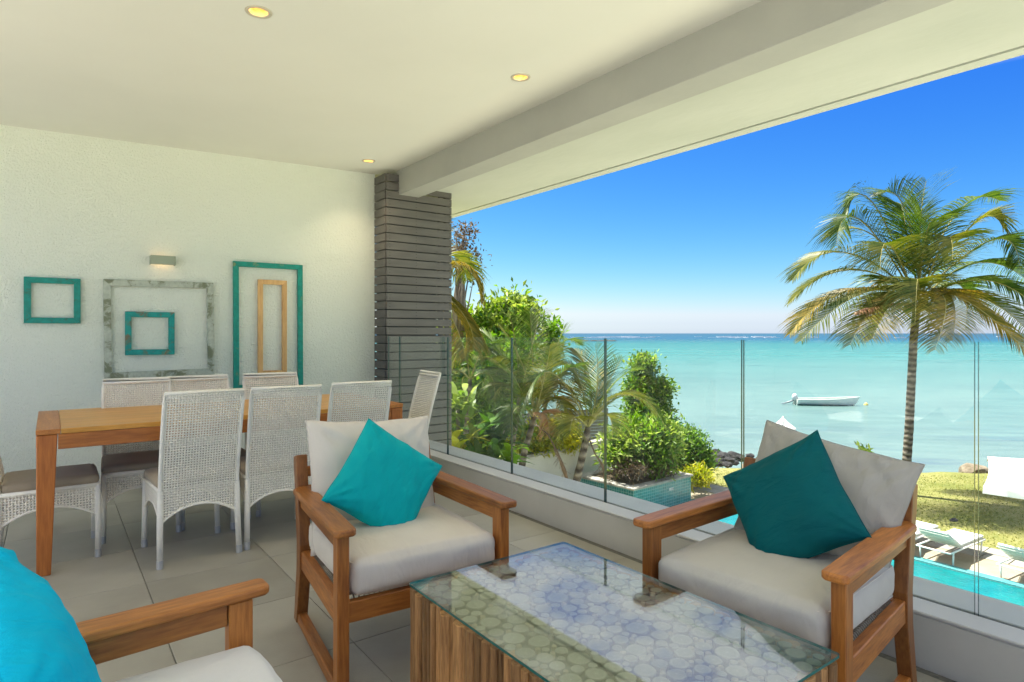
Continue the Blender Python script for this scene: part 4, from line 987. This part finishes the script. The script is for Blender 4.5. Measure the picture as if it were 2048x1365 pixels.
# coconut palm ---------------------------------------------------
KP = 18.4
base = P(1814, 990, KP); base.z = G
hub = P(1836, 600, KP)
cp = empty('coconut_palm', base, 0, 'tall coconut palm with ringed trunk on the lawn in front of the sea', 'palm tree')
tp = [base+Vector((0, 0, -.1)), P(1808, 985, KP), P(1813, 930, KP), P(1818, 860, KP), P(1823, 760, KP), P(1827, 680, KP), P(1833, 620, KP)]
pts = []; rads = []
for i in range(len(tp)-1):
    for k in range(8): pts.append(tp[i].lerp(tp[i+1], k/8)-base)
pts.append(tp[-1]-base)
for i in range(len(pts)):
    f = i/(len(pts)-1); rads.append((.132-.03*f if f > .12 else .18-.42*f)*(1+.035*math.sin(i*2.4)))
MB().sweep(pts, rads, 14).build('trunk', M['palmtrunk'], cp, True)
FR = [  # tip px, mid px, depth of tip relative to hub, material, droop
 ((1585, 560), (1690, 505), -.3, 'pf_olive', .45), ((1578, 606), (1700, 540), .6, 'pf_olive', .55), ((1580, 668), (1690, 585), -.2, 'pf_gold', .5),
 ((1602, 682), (1730, 585), -1.2, 'pf_olive', .55), ((1650, 478), (1745, 470), .9, 'pf_olive', .5), ((1672, 492), (1720, 440), -.5, 'pf_green', .55),
 ((1690, 432), (1745, 405), .3, 'pf_green', .6), ((1762, 388), (1812, 425), -.4, 'pf_green', .42), ((1853, 362), (1840, 460), .2, 'pf_green', .3),
 ((1802, 408), (1812, 455), .9, 'pf_green', .4), ((1868, 440), (1850, 480), -1.5, 'pf_green', .4), ((2000, 402), (1915, 425), .9, 'pf_green', .5),
 ((2006, 456), (1945, 450), -.8, 'pf_olive', .6), ((2040, 540), (1985, 480), .2, 'pf_green', .55), ((2075, 580), (1960, 525), 1.2, 'pf_green', .6),
 ((2085, 625), (1965, 560), -.6, 'pf_green', .65), ((2080, 690), (1960, 595), .6, 'pf_olive', .65), ((2070, 720), (1930, 600), -1.1, 'pf_gold', .7),
 ((1700, 690), (1765, 600), -1.6, 'pf_olive', .6), ((1745, 678), (1790, 600), -1.9, 'pf_gold', .6), ((1870, 700), (1890, 600), -2.2, 'pf_gold', .6),
 ((1905, 680), (1900, 590), -1.6, 'pf_gold', .7), ((1830, 650), (1835, 560), -2.6, 'pf_olive', .5), ((1930, 660), (1920, 570), 2.0, 'pf_green', .6),
 ((1720, 640), (1770, 560), 2.0, 'pf_green', .6), ((1780, 655), (1800, 570), 1.8, 'pf_gold', .6), ((1760, 540), (1780, 490), -2.2, 'pf_olive', .5), ((1905, 520), (1890, 480), -2.2, 'pf_olive', .5)]
for i, (tp_, md, dz, mt_, dr) in enumerate(FR):
    h0 = P(1836+((i*37) % 13)-6, 606+((i*53) % 17)-12, KP)
    tip = P(tp_[0], tp_[1], KP+dz); mid = P(md[0], md[1], KP+dz*.55)
    ctl = mid*2 - (h0+tip)*.5
    frond(h0-base, ctl-base, tip-base, 1.22, M[mt_], cp, 72, dr*.8, .037, i, rr=.03, twist=0)
for i, (px, py) in enumerate(((1742, 628), (1752, 640))):
    h0 = P(1830, 612, KP-.3); frond(h0-base, P(1775, 600, KP-1)-base, P(px-30, py, KP-1.2)-base, .5, M['pf_brown'], cp, 40, 1.0, .04, 90+i, 'rachisdry')
fb_ = MB()
for k in range(9):
    a = k*2.4; q = P(1836, 615, KP)-base; fb_.lathe([(.02, -.13), (.11, -.06), (.12, .03), (.03, .13)], (q.x+.27*math.cos(a), q.y+.27*math.sin(a), q.z+.07*math.sin(k*3)), 8)
fb_.build('coconuts', M['lf_bright'] if False else noisy('green_coconut', (.10, .14, .02), (.22, .2, .05), 4, .5), cp, True)['kind'] = 'stuff'

# slanting feather palms close behind the glass --------------------
def feather_palm(label, trunk_px, kk, hub_px, specs, L, seed, tr_=.06, n=40, group=None):
    b0 = P(trunk_px[0][0], trunk_px[0][1], kk); bz0 = Vector((b0.x-.15, b0.y+.1, G)); r_ = empty('feather_palm', bz0, 0, label, 'palm tree', group)
    tps = [bz0+Vector((0, 0, -.05))] + [P(px, py, kk) for px, py in trunk_px] + [P(hub_px[0], hub_px[1], kk)]
    pts = []; rads = []
    for i in range(len(tps)-1):
        for k in range(5): pts.append(tps[i].lerp(tps[i+1], k/5)-bz0)
    pts.append(tps[-1]-bz0)
    for i in range(len(pts)): rads.append(tr_*(1.25-.45*i/len(pts))*(1+.06*math.sin(i*1.9)))
    MB().sweep(pts, rads, 10).build('trunk', M['palmtrunk'], r_, True)
    for i, (tpx, mpx, dz, mt_, dr) in enumerate(specs):
        h0 = P(hub_px[0], hub_px[1], kk); tip = P(tpx[0], tpx[1], kk+dz); mid = P(mpx[0], mpx[1], kk+dz*.55); ctl = mid*2-(h0+tip)*.5
        frond(h0-bz0, ctl-bz0, tip-bz0, L*1.12, M[mt_], r_, 46, dr*.8, .021, seed*31+i, rr=.016)
    return r_
KF = 10.5
feather_palm('slanting feather palm beside the tallest glass joint, dry frond hanging at its side', [(1150, 975), (1163, 920), (1172, 880)], KF, (1176, 855),
  [((1095, 740), (1150, 745), .3, 'pf_olive', .35), ((1040, 830), (1100, 745), -.4, 'pf_green', .4), ((1150, 700), (1180, 760), .6, 'pf_gold', .3), ((1190, 690), (1195, 770), -.3, 'pf_green', .3),
   ((1245, 715), (1215, 770), .5, 'pf_green', .3), ((1310, 830), (1240, 790), -.5, 'pf_olive', .45), ((1335, 860), (1260, 790), .4, 'pf_green', .5), ((1280, 740), (1225, 770), 0, 'pf_green', .25),
   ((1120, 880), (1125, 800), .8, 'pf_olive', .5), ((1225, 880), (1215, 830), .8, 'pf_olive', .6), ((1140, 870), (1150, 835), -.5, 'pf_olive', .6), ((1090, 790), (1135, 770), 1.0, 'pf_gold', .3)], .42, 1, .062)
o = empty('dry_frond_stalk', P(1200, 890, KF), 0, 'bare dry flower stalk hanging off the slanting palm', 'dry stalk')
feather_palm('double feather palm clump left of the slanting palm', [(1037, 970), (1050, 900), (1062, 860)], KF+.4, (1068, 835),
  [((960, 700), (1010, 730), .3, 'pf_green', .35), ((1000, 650), (1045, 730), -.3, 'pf_olive', .3), ((1060, 620), (1065, 720), .5, 'pf_green', .3), ((1130, 650), (1105, 720), .2, 'pf_green', .3),
   ((1160, 740), (1120, 750), -.5, 'pf_green', .4), ((985, 800), (1020, 770), .8, 'pf_olive', .45), ((1130, 850), (1115, 795), .4, 'pf_gold', .6), ((1020, 860), (1035, 815), -.6, 'pf_green', .6), ((1130, 780), (1105, 760), -.3, 'pf_green', .5), ((990, 750), (1020, 750), .5, 'pf_green', .4), ((1100, 690), (1090, 750), -1.0, 'pf_olive', .3),
   ((1160, 690), (1110, 700), .9, 'pf_green', .4), ((1100, 870), (1090, 830), -.3, 'pf_brown', .7)], .42, 2, .055)
feather_palm('feather palm with leaning grey trunk just left of the double palm clump', [(1012, 975), (1022, 900), (1035, 830)], KF+.9, (1040, 790),
  [((945, 660), (990, 690), .3, 'pf_green', .35), ((1010, 600), (1030, 680), -.3, 'pf_green', .3), ((1080, 620), (1065, 690), .5, 'pf_olive', .3), ((1110, 720), (1085, 720), .2, 'pf_green', .4),
   ((960, 790), (990, 740), .8, 'pf_green', .45), ((1090, 830), (1080, 760), -.4, 'pf_gold', .6), ((975, 720), (1000, 730), -.8, 'pf_olive', .4)], .40, 3, .05)
# bare stalk pieces under that label
q = KIDS.setdefault(o.name, [])
def st(pts_px, r_, nm='stalk'):
    MB().sweep([P(x, y, KF+d_)-Vector(o.location) for x, y, d_ in pts_px], r_, 6).build(nm, M['rachisdry'], o, True)
st([(1176, 872, 0), (1190, 908, -.1), (1205, 930, -.2), (1214, 955, -.25)], [.012, .012, .02, .008])
tw = MB()
for k in range(26):
    t_ = .4+.6*k/26; a = P(1190+24*t_, 905+50*t_, KF-.15); tw.sweep([a-Vector(o.location), a-Vector(o.location)+Vector((rn.uniform(-.12, .12), rn.uniform(-.1, .1), rn.uniform(-.22, -.02)))], [.004, .002], 4)
tw.build('twigs', M['rachisdry'], o)['kind'] = 'stuff'
o.location = o.location
# dry frond with net-like sheath from the double clump
o = empty('dry_frond', P(1100, 880, KF-.2), 0, 'dead brown palm stalk hanging in front of the cream garden wall', 'dry frond')
st([(1072, 850, .2), (1095, 868, 0), (1115, 905, -.2), (1128, 940, -.2), (1136, 965, -.2)], [.012, .013, .016, .035, .02])
tw = MB()
for k in range(40):
    a = P(1108+28*k/40, 895+65*k/40, KF-.2); tw.sweep([a-Vector(o.location), a-Vector(o.location)+Vector((rn.uniform(-.1, .1), rn.uniform(-.1, .1), rn.uniform(-.16, .0)))], [.004, .002], 4)
tw.build('twigs', M['rachisdry'], o)['kind'] = 'stuff'
# golden coconut fronds coming round the slatted column
cg = empty('golden_palm', (P(860, 600, 10).x, P(860, 600, 10).y, G), 0, 'golden fronded palm showing past the edge of the slatted column', 'palm tree')
b0 = Vector(cg.location); hubg = P(845, 560, 10)
MB().sweep([Vector((0, 0, -.1)), (hubg-b0)*.5+Vector((.1, 0, 0)), hubg-b0], [.14, .12, .11], 12).build('trunk', M['palmtrunk'], cg, True)
for i, (tpx, mpx, dz, mt_, dr) in enumerate([((962, 600), (925, 532), 0, 'pf_gold', .9), ((948, 700), (925, 625), .3, 'pf_gold', .9), ((935, 560), (900, 510), 1, 'pf_olive', .7), ((760, 600), (800, 520), .3, 'pf_green', .6),
        ((850, 430), (850, 500), .2, 'pf_green', .4), ((790, 700), (810, 620), 0, 'pf_gold', .7), ((930, 720), (905, 640), -.5, 'pf_gold', .9)]):
    tip = P(*tpx, 10+dz); mid = P(*mpx, 10+dz*.5); frond(hubg-b0, mid*2-(hubg+tip)*.5-b0, tip-b0, .62, M[mt_], cg, 60, dr, .028, 300+i, rr=.02)
feather_palm('pale arching feather palm low beside the slatted column', [(930, 900), (934, 850), (938, 800)], 11.6, (940, 760),
  [((906, 735), (925, 700), 0, 'pf_olive', .4), ((1000, 730), (975, 700), .3, 'pf_olive', .4), ((985, 690), (965, 700), -.4, 'pf_green', .3), ((930, 820), (925, 760), .5, 'pf_green', .5), ((990, 810), (980, 750), .3, 'pf_green', .5), ((900, 800), (910, 745), .3, 'pf_olive', .5)], .36, 5, .05)

# broadleaf trees and shrubs --------------------------------------
def gb(px, k): p = P(px, 900, k); return (p.x, p.y, G)
tree('twiggy_tree', 'sparse tree with small dark red brown leaves beside the top of the slatted column', 'tree', gb(890, 17), [B(922, 480, 17, 22, 28, 2), B(934, 520, 17, 18, 22, 1.5), B(946, 556, 17, 10, 16, .6), B(880, 520, 17, 30, 60, 1)], 1000, .13, 'lf_olive', 11, .12, 26, clump=.16, aspect=.4)
tree('broadleaf_tree', 'tall bright green broadleaf tree rising above the glass left of the sea', 'tree', gb(1005, 17.5), [B(1008, 672, 17.5, 20, 22, 1.6), B(1026, 638, 17.5, 14, 15, 1.2), B(975, 652, 17.5, 20, 12, 1.4), B(955, 672, 17.5, 26, 22, 1.4), B(925, 660, 18, 20, 24, 1), B(1052, 622, 17.2, 5, 5, .4), B(1054, 645, 17.2, 7, 10, .6), B(1000, 710, 17.5, 44, 34, 2), B(930, 705, 18, 30, 50, 1.6), B(1028, 608, 17.5, 5, 5, .4), B(992, 620, 17.5, 5, 6, .3)], 8200, .21, 'lf_bright', 12, .14, 26, clump=.24, extra=('lf_mid', .5))
tree('broadleaf_tree', 'small tree top poking above the glass just left of the open horizon', 'tree', gb(1090, 19), [B(1104, 665, 19, 7, 11, 1), B(1085, 700, 19, 20, 14, 1.4), B(1098, 690, 19, 10, 12, .8), B(1075, 690, 19, 8, 10, .5)], 1400, .18, 'lf_mid', 13, .08, 12, clump=.16)
tree('dense_shrub', 'dense dark green shrub mass behind the feather palms at the left of the glass', 'shrub', gb(960, 15.5), [B(960, 760, 15.5, 62, 70, 3), B(1020, 760, 16, 50, 70, 2), B(920, 800, 15, 30, 70, 1.5)], 9000, .15, 'lf_mid', 14, .1, 16, clump=.28, extra=('lf_dark', .7))
tree('cone_tree', 'dense conical green tree standing against the sea right of the palms', 'tree', gb(1296, 23), [B(1287, 742, 23, 7, 20, 1.0), B(1284, 790, 23, 20, 28, 2.2), B(1294, 835, 23, 34, 34, 3.4), B(1320, 782, 23, 7, 16, .8), B(1290, 870, 23, 46, 30, 2)], 16000, .17, 'lf_mid', 15, .14, 18, clump=.2, extra=('lf_bright', .35))
tree('round_bush', 'rounded glossy green bush at the seaward end of the mosaic planter', 'bush', gb(1375, 19.5), [B(1365, 900, 19.5, 42, 36, 3), B(1388, 925, 19.2, 26, 26, 1.5), B(1345, 880, 19.8, 26, 26, 1.5)], 9000, .13, 'lf_mid', 16, .06, 10, clump=.17, aspect=.5, extra=('lf_dark', .3))
tree('planter_shrub', 'pale stemmed yellow green shrub growing in the mosaic planter', 'shrub', tuple(P(1300, 950, 17.4)), [B(1275, 880, 17.3, 34, 30, 2), B(1310, 880, 17.3, 32, 34, 2), B(1245, 900, 17.2, 30, 30, 1.6), B(1320, 920, 17.2, 26, 16, 1)], 4600, .22, 'lf_bright', 17, .045, 22, 'barkpale', clump=.2, aspect=.3, extra=('lf_mid', .4))
tree('planter_shrub', 'low dry brown green undergrowth along the planter soil', 'shrub', tuple(P(1275, 955, 16.7)), [B(1265, 935, 16.6, 36, 10, 1), B(1310, 928, 17.2, 30, 10, 1)], 2600, .12, 'lf_olive', 18, .02, 10, 'barkpale', clump=.12, aspect=.2)
tree('low_shrub', 'yellow green shrub spilling over the lawn corner beside the planter', 'shrub', tuple(P(1392, 968, 18.0)), [B(1395, 955, 18, 18, 10, 1)], 900, .18, 'lf_yellow', 19, .02, 5, clump=.12, aspect=.25)
tree('hedge', 'yellow orange leaved hedge growing on top of the cream garden wall', 'hedge', tuple(P(1090, 905, 17.5)), [B(1060, 880, 17.2, 30, 18, 1), B(1105, 872, 17.6, 34, 18, 1.2), B(1135, 878, 18, 20, 14, .6)], 4200, .15, 'lf_yellow', 20, .03, 8, clump=.15, aspect=.4, extra=('lf_mid', .25))
def rosette(label, px, py, k, r_, n, matl, seed, name='broadleaf_plant', cat='plant'):
    """tuft of long strap leaves"""
    b0 = P(px, py, k); o = empty(name, (b0.x, b0.y, G), 0, label, cat); g = random.Random(seed); V = []; F = []; off = b0.z-G
    for q in range(n):
        a = g.uniform(0, 2*PI); el_ = g.uniform(.2, 1.2); L = r_*g.uniform(.7, 1.1); d_ = Vector((math.cos(a)*math.cos(el_), math.sin(a)*math.cos(el_), math.sin(el_))); s_ = d_.cross(Vector((0, 0, 1))).normalized()
        p = Vector((g.uniform(-.25, .25), g.uniform(-.25, .25), off+g.uniform(-.35, .2))); b_ = len(V); W = [.02, .055, .06, .035]
        for j in range(4): V.extend([p-s_*W[j]*r_*2, p+s_*W[j]*r_*2]); p = p+d_*L/4; d_ = (d_-Vector((0, 0, .28))).normalized()
        V.append(p)
        for j in range(3): F.append((b_+2*j, b_+2*j+1, b_+2*j+3, b_+2*j+2))
        F.append((b_+6, b_+7, b_+8))
    me = bpy.data.meshes.new('leaves'); me.from_pydata([tuple(p) for p in V], [], F); me.materials.append(M[matl]); link_mesh('leaves', me, o)
    MB().sweep([(0, 0, 0), (.05, 0, off*.5), (0, 0, off)], [.05, .04, .03], 6).build('stem', M['bark'], o, True)
for i, (a) in enumerate([('dark green strap leaved plant below the slatted fence, left of the glass joint', 985, 880, 10.5, .62, 60, 'lf_dark'), ('bright green strap leaved plant low behind the glass beside the joint', 1005, 925, 9.8, .5, 50, 'lf_mid'),
        ('yellow green strap leaved plant next to the foot of the slatted column', 925, 900, 9.8, .55, 60, 'lf_yellow'), ('pale lime plume plant touching the slatted column', 915, 800, 10.2, .45, 40, 'lf_bright'),
        ('green strap leaved plant between the yellow one and the dark one', 955, 925, 9.6, .5, 50, 'lf_dark')]): rosette(*a, 60+i)

# boat, buoy --------------------------------------------------------
bt = empty('fishing_boat', P(1651, 812, 56), 0, 'white open fishing boat with a tilted outboard motor moored on the lagoon', 'boat')
bt.location.z = SEA_Z; a = math.atan2(RT[1], RT[0]); bt.rotation_euler = (0, R(1.2), a - R(6))
Lb = 2.62; secs = 15; prof = []
hv = []; ring_n = 9
def hull(scale=1, lower=0, inner=False):
    mb = MB(); vs = []
    for i in range(secs):
        t_ = i/(secs-1); x = -Lb+2*Lb*t_; bw2 = .80*(1-max(0, (t_-.45)/.55)**2.2)*(.88+.12*min(1, t_*3)); sheer = .50+.32*t_**2.2; keel = -.12+.34*max(0, (t_-.8)/.2)**2
        for k in range(ring_n):
            q = -1+2*k/(ring_n-1); y = bw2*math.copysign(abs(q)**.7, q)*scale; z = keel+(sheer-keel)*abs(q)**2.2
            if inner: z = max(z, keel+.08); 
            x_ = x + (.30*(abs(q)**2)*max(0, (t_-.85)/.15)); vs.append((x_, y, z))
    fs = [(i*ring_n+k, i*ring_n+k+1, (i+1)*ring_n+k+1, (i+1)*ring_n+k) for i in range(secs-1) for k in range(ring_n-1)]
    fs.append(tuple(range(ring_n)))
    return mb.add(vs, fs), vs
h_, hvs = hull(); ho = h_.build('hull', M['boatwhite'], bt, True)
for f in ho.data.polygons: f.use_smooth = len(f.vertices) == 4
h2, _ = hull(.94, inner=True); h2.build('hull_lining', noisy('boat_inside', (.35, .40, .36), (.5, .54, .5), 3, .6), bt, True)
wlp = MB(); vs = []
for i in range(secs):
    t_ = i/(secs-1); x = -Lb+2*Lb*t_*.965; bw2 = .80*(1-max(0, (t_-.45)/.52)**2.2) if t_ < .97 else .02; 
    vs += [(x, s2*max(.02, bw2)*.86, z) for s2, z in ((-1, -.1), (-1, .085), (1, .085), (1, -.1))]
wlp.add(vs, [(i*4+k, i*4+k+1, i*4+5+k, i*4+4+k) for i in range(secs-1) for k in (0, 2)]).build('waterline_band', M['boatdark'], bt)
gl = MB()
for q in (0, ring_n-1): gl.sweep([hvs[i*ring_n+q] for i in range(secs)], .035, 6)
gl.build('gunwale', M['boatwhite'], bt, True)
for x in (-1.4, -.2, 1.0): MB().box((x-.13, -.68, .36), (x+.13, .68, .40)).build('thwart', M['boatwhite'], bt)
om = empty('outboard_motor', (-Lb-.05, 0, .62), 0); om.scale = (1.35, 1.35, 1.35); om.parent = bt; KIDS.setdefault(bt.name, []).append(om)
MB().lathe([(.05, -.22), (.17, -.18), (.19, .05), (.14, .2), (.05, .25)], (0, 0, 0), 10).build('cowling', mat('cowling', (.55, .57, .58), .3), om, True)
MB().sweep([(.0, 0, -.15), (-.3, 0, -.3), (-.7, 0, -.42)], [.07, .06, .04], 8).build('shaft', M['motor'], om, True)
MB().lathe([(.12, -.02), (.12, .02)], (-.75, 0, -.42), 8).build('propeller', M['motor'], om)
MB().box((.0, -.1, -.25), (.18, .1, .02)).build('bracket', M['motor'], om)
by = MB().lathe([(.02, -.18), (.15, -.12), (.19, 0), (.12, .13), (.03, .18)], (0, 0, 0), 12).build('buoy', M['buoy'], smooth=True); by.location = P(1732, 817, 56); by.location.z = SEA_Z+.04
tag(by, 'small yellow mooring buoy floating off the boat bow', 'buoy')

# parasols ----------------------------------------------------------
cpz = P(1566, 860, 16.2); co = empty('closed_parasol', (cpz.x, cpz.y, G), 0, 'closed white parasol standing behind the armchair cushion', 'parasol')
zt = P(1566, 838, 16.2).z-G
MB().lathe([(.025, 0), (.025, zt-.05)], n=10).build('pole', M['white'], co, True)
vs = []; n = 16
for z, r_ in ((zt-1.75, .10), (zt-1.5, .13), (zt-.75, .19), (zt-.48, .24), (zt-.27, .27), (zt-.14, .13), (zt-.03, .035)):
    for k in range(n): q = r_*(1+.28*(1 if k % 2 else -1)*min(1, (zt-z)*2)); vs.append((q*math.cos(2*PI*k/n), q*math.sin(2*PI*k/n), z+(.05 if k % 2 else -.02)))
MB().add(vs, [(i*n+k, i*n+(k+1) % n, (i+1)*n+(k+1) % n, (i+1)*n+k) for i in range(6) for k in range(n)]).build('folded_canopy', M['canvas'], co)
MB().lathe([(.02, 0), (.035, .04), (.01, .1)], (0, 0, zt-.03), 8).build('finial', M['white'], co, True)
op_ = empty('open_parasol', (16.35, 2.80, G), R(15), 'large open white square parasol at the right edge beside the lawn', 'parasol')
H0 = 1.88
mb = MB(); vs = []; ng = 10; hs_ = 1.85
for j in range(ng+1):
    for i in range(ng+1):
        x = -1+2*i/ng; y = -1+2*j/ng; e = max(abs(x), abs(y)); sag = .05*(1-abs(abs(x)-abs(y)))*e; vs.append((x*hs_*(1-.03*(1-y*y)), y*hs_*(1-.03*(1-x*x)), H0+.42*(1-e)-sag*.0-.04*(1-abs(x*y))*e))
mb.add(vs, [(j*(ng+1)+i, j*(ng+1)+i+1, (j+1)*(ng+1)+i+1, (j+1)*(ng+1)+i) for j in range(ng) for i in range(ng)])
mb.build('canopy', M['canvas'], op_)
vl = MB()
for a0, a1 in (((-1, -1), (1, -1)), ((1, -1), (1, 1)), ((1, 1), (-1, 1)), ((-1, 1), (-1, -1))):
    for k in range(10):
        f0, f1 = k/10, (k+1)/10
        p0 = [a0[q]+(a1[q]-a0[q])*f0 for q in (0, 1)]; p1 = [a0[q]+(a1[q]-a0[q])*f1 for q in (0, 1)]
        z_ = H0-.045*(1-abs(p0[0]*p0[1])); z2 = H0-.045*(1-abs(p1[0]*p1[1])); w0 = .01*math.sin(k*2)
        vl.add([(p0[0]*hs_, p0[1]*hs_, z_), (p1[0]*hs_, p1[1]*hs_, z2), (p1[0]*hs_*1.005, p1[1]*hs_*1.005, z2-.12), (p0[0]*hs_*1.005+w0, p0[1]*hs_*1.005, z_-.12)], [(0, 1, 2, 3)])
vl.build('valance', M['canvas'], op_)
MB().lathe([(.03, 0), (.03, H0+.40)], n=10).build('pole', M['white'], op_, True)
MB().lathe([(.09, 0), (.09, .02), (.02, .09)], (0, 0, H0+.41), 10).build('finial', M['white'], op_, True)
for k in range(4): a = PI/4+k*PI/2; MB().sweep([(0, 0, H0+.37), (math.cos(a)*hs_*1.38, math.sin(a)*hs_*1.38, H0-.05)], .015, 6).build('rib', M['white'], op_, True)

# sun loungers --------------------------------------------------------
def make_lounger():
    r_ = empty('sun_lounger', (0, 0, 0), 0, 'x', 'sun lounger', 'white sun loungers lined up on the pool deck')
    # local +x runs from the raised head to the foot
    fr = MB(); 
    for s_ in (-1, 1): fr.sweep([(.0, s_*.31, .29), (1.62, s_*.31, .29)], .018, 6)
    fr.sweep([(0, -.31, .29), (0, .31, .29)], .018, 6).sweep([(1.62, -.31, .29), (1.62, .31, .29)], .018, 6); fr.build('frame', M['white'], r_, True)
    for x in (.15, 1.45):
        for s_ in (-1, 1): MB().sweep([(x, s_*.30, 0), (x, s_*.31, .28)], .017, 6).build('leg', M['white'], r_, True)
    def slatpanel(p0, p1, n_, nm):
        m_ = MB()
        for k in range(n_):
            y = -.29+.58*k/(n_-1); m_.sweep([(p0[0], y, p0[1]), (p1[0], y, p1[1])], .006, 4)
        for q in (0, .25, .5, .75, 1): m_.sweep([(p0[0]+(p1[0]-p0[0])*q, -.30, p0[1]+(p1[1]-p0[1])*q), (p0[0]+(p1[0]-p0[0])*q, .30, p0[1]+(p1[1]-p0[1])*q)], .011, 5)
        m_.build(nm, M['whiteplastic'], r_)['kind'] = 'stuff'
    slatpanel((-.04, .64), (.54, .31), 30, 'backrest'); slatpanel((.56, .31), (1.6, .31), 30, 'bed')
    ms_ = MB().box((.55, -.285, .33), (1.63, .285, .375)).build('mattress', M['white'], r_, bevel=.015, seg=2)
    Tm = Matrix.Translation((.55, 0, .335)) @ Matrix.Rotation(R(29.5), 4, 'Y'); MB().box((-.70, -.285, .0), (-.005, .285, .045), Tm).build('mattress', M['white'], r_, bevel=.015, seg=2)
    return r_
lg0 = make_lounger()
for i, (x, y, a, lab) in enumerate([(14.50, 5.90, R(-3), 'white sun lounger half hidden behind the armchair post'), (14.50, 5.08, R(-4), 'white sun lounger in full view beside the pool edge'), (14.54, 3.72, R(-6), 'white sun lounger cut off at the right edge')]):
    o = lg0 if i == 0 else copy_tree(lg0); o.location = (x, y, G+.056); o.rotation_euler = (0, 0, a); o['label'] = lab
# small leafy sprig at the lawn edge, grass tufts
tree('sapling', 'small leafy sapling showing above the grey cushion against the sea', 'plant', gb(1738, 17.5), [B(1738, 905, 17.5, 8, 8, 1), B(1724, 903, 17.5, 4, 5, .4)], 130, .2, 'lf_bright', 33, .015, 5, clump=.08, aspect=.35)
g = np.random.default_rng(9); n = 26000
u_ = g.uniform(0, 1, n); xs = g.uniform(16.65, 27, n); ys_ = g.uniform(-2, 14.5, n)
ok = (xs*.68+ys_*.733) < 22.3; xs, ys_ = xs[ok], ys_[ok]; n = len(xs)
hgt = g.uniform(.015, .05, n); aa = g.uniform(0, 2*PI, n); wd = .018
v0 = np.stack([xs-np.cos(aa)*wd, ys_-np.sin(aa)*wd, np.full(n, G-.01)], 1); v1 = np.stack([xs+np.cos(aa)*wd, ys_+np.sin(aa)*wd, np.full(n, G-.01)], 1); v2 = np.stack([xs+g.normal(0, .03, n), ys_+g.normal(0, .03, n), G+hgt], 1)
V = np.stack([v0, v1, v2], 1).reshape(-1, 3); F = np.arange(3*n).reshape(-1, 3)
M['blade'] = leafmat('grass_blades', (.14, .18, .035), (.34, .32, .10), .4, .8)
o = link_mesh('grass', np_mesh('grass', V, F, M['blade'])); tag(o, 'short sunlit grass covering the lawn', 'grass', kind='stuff')
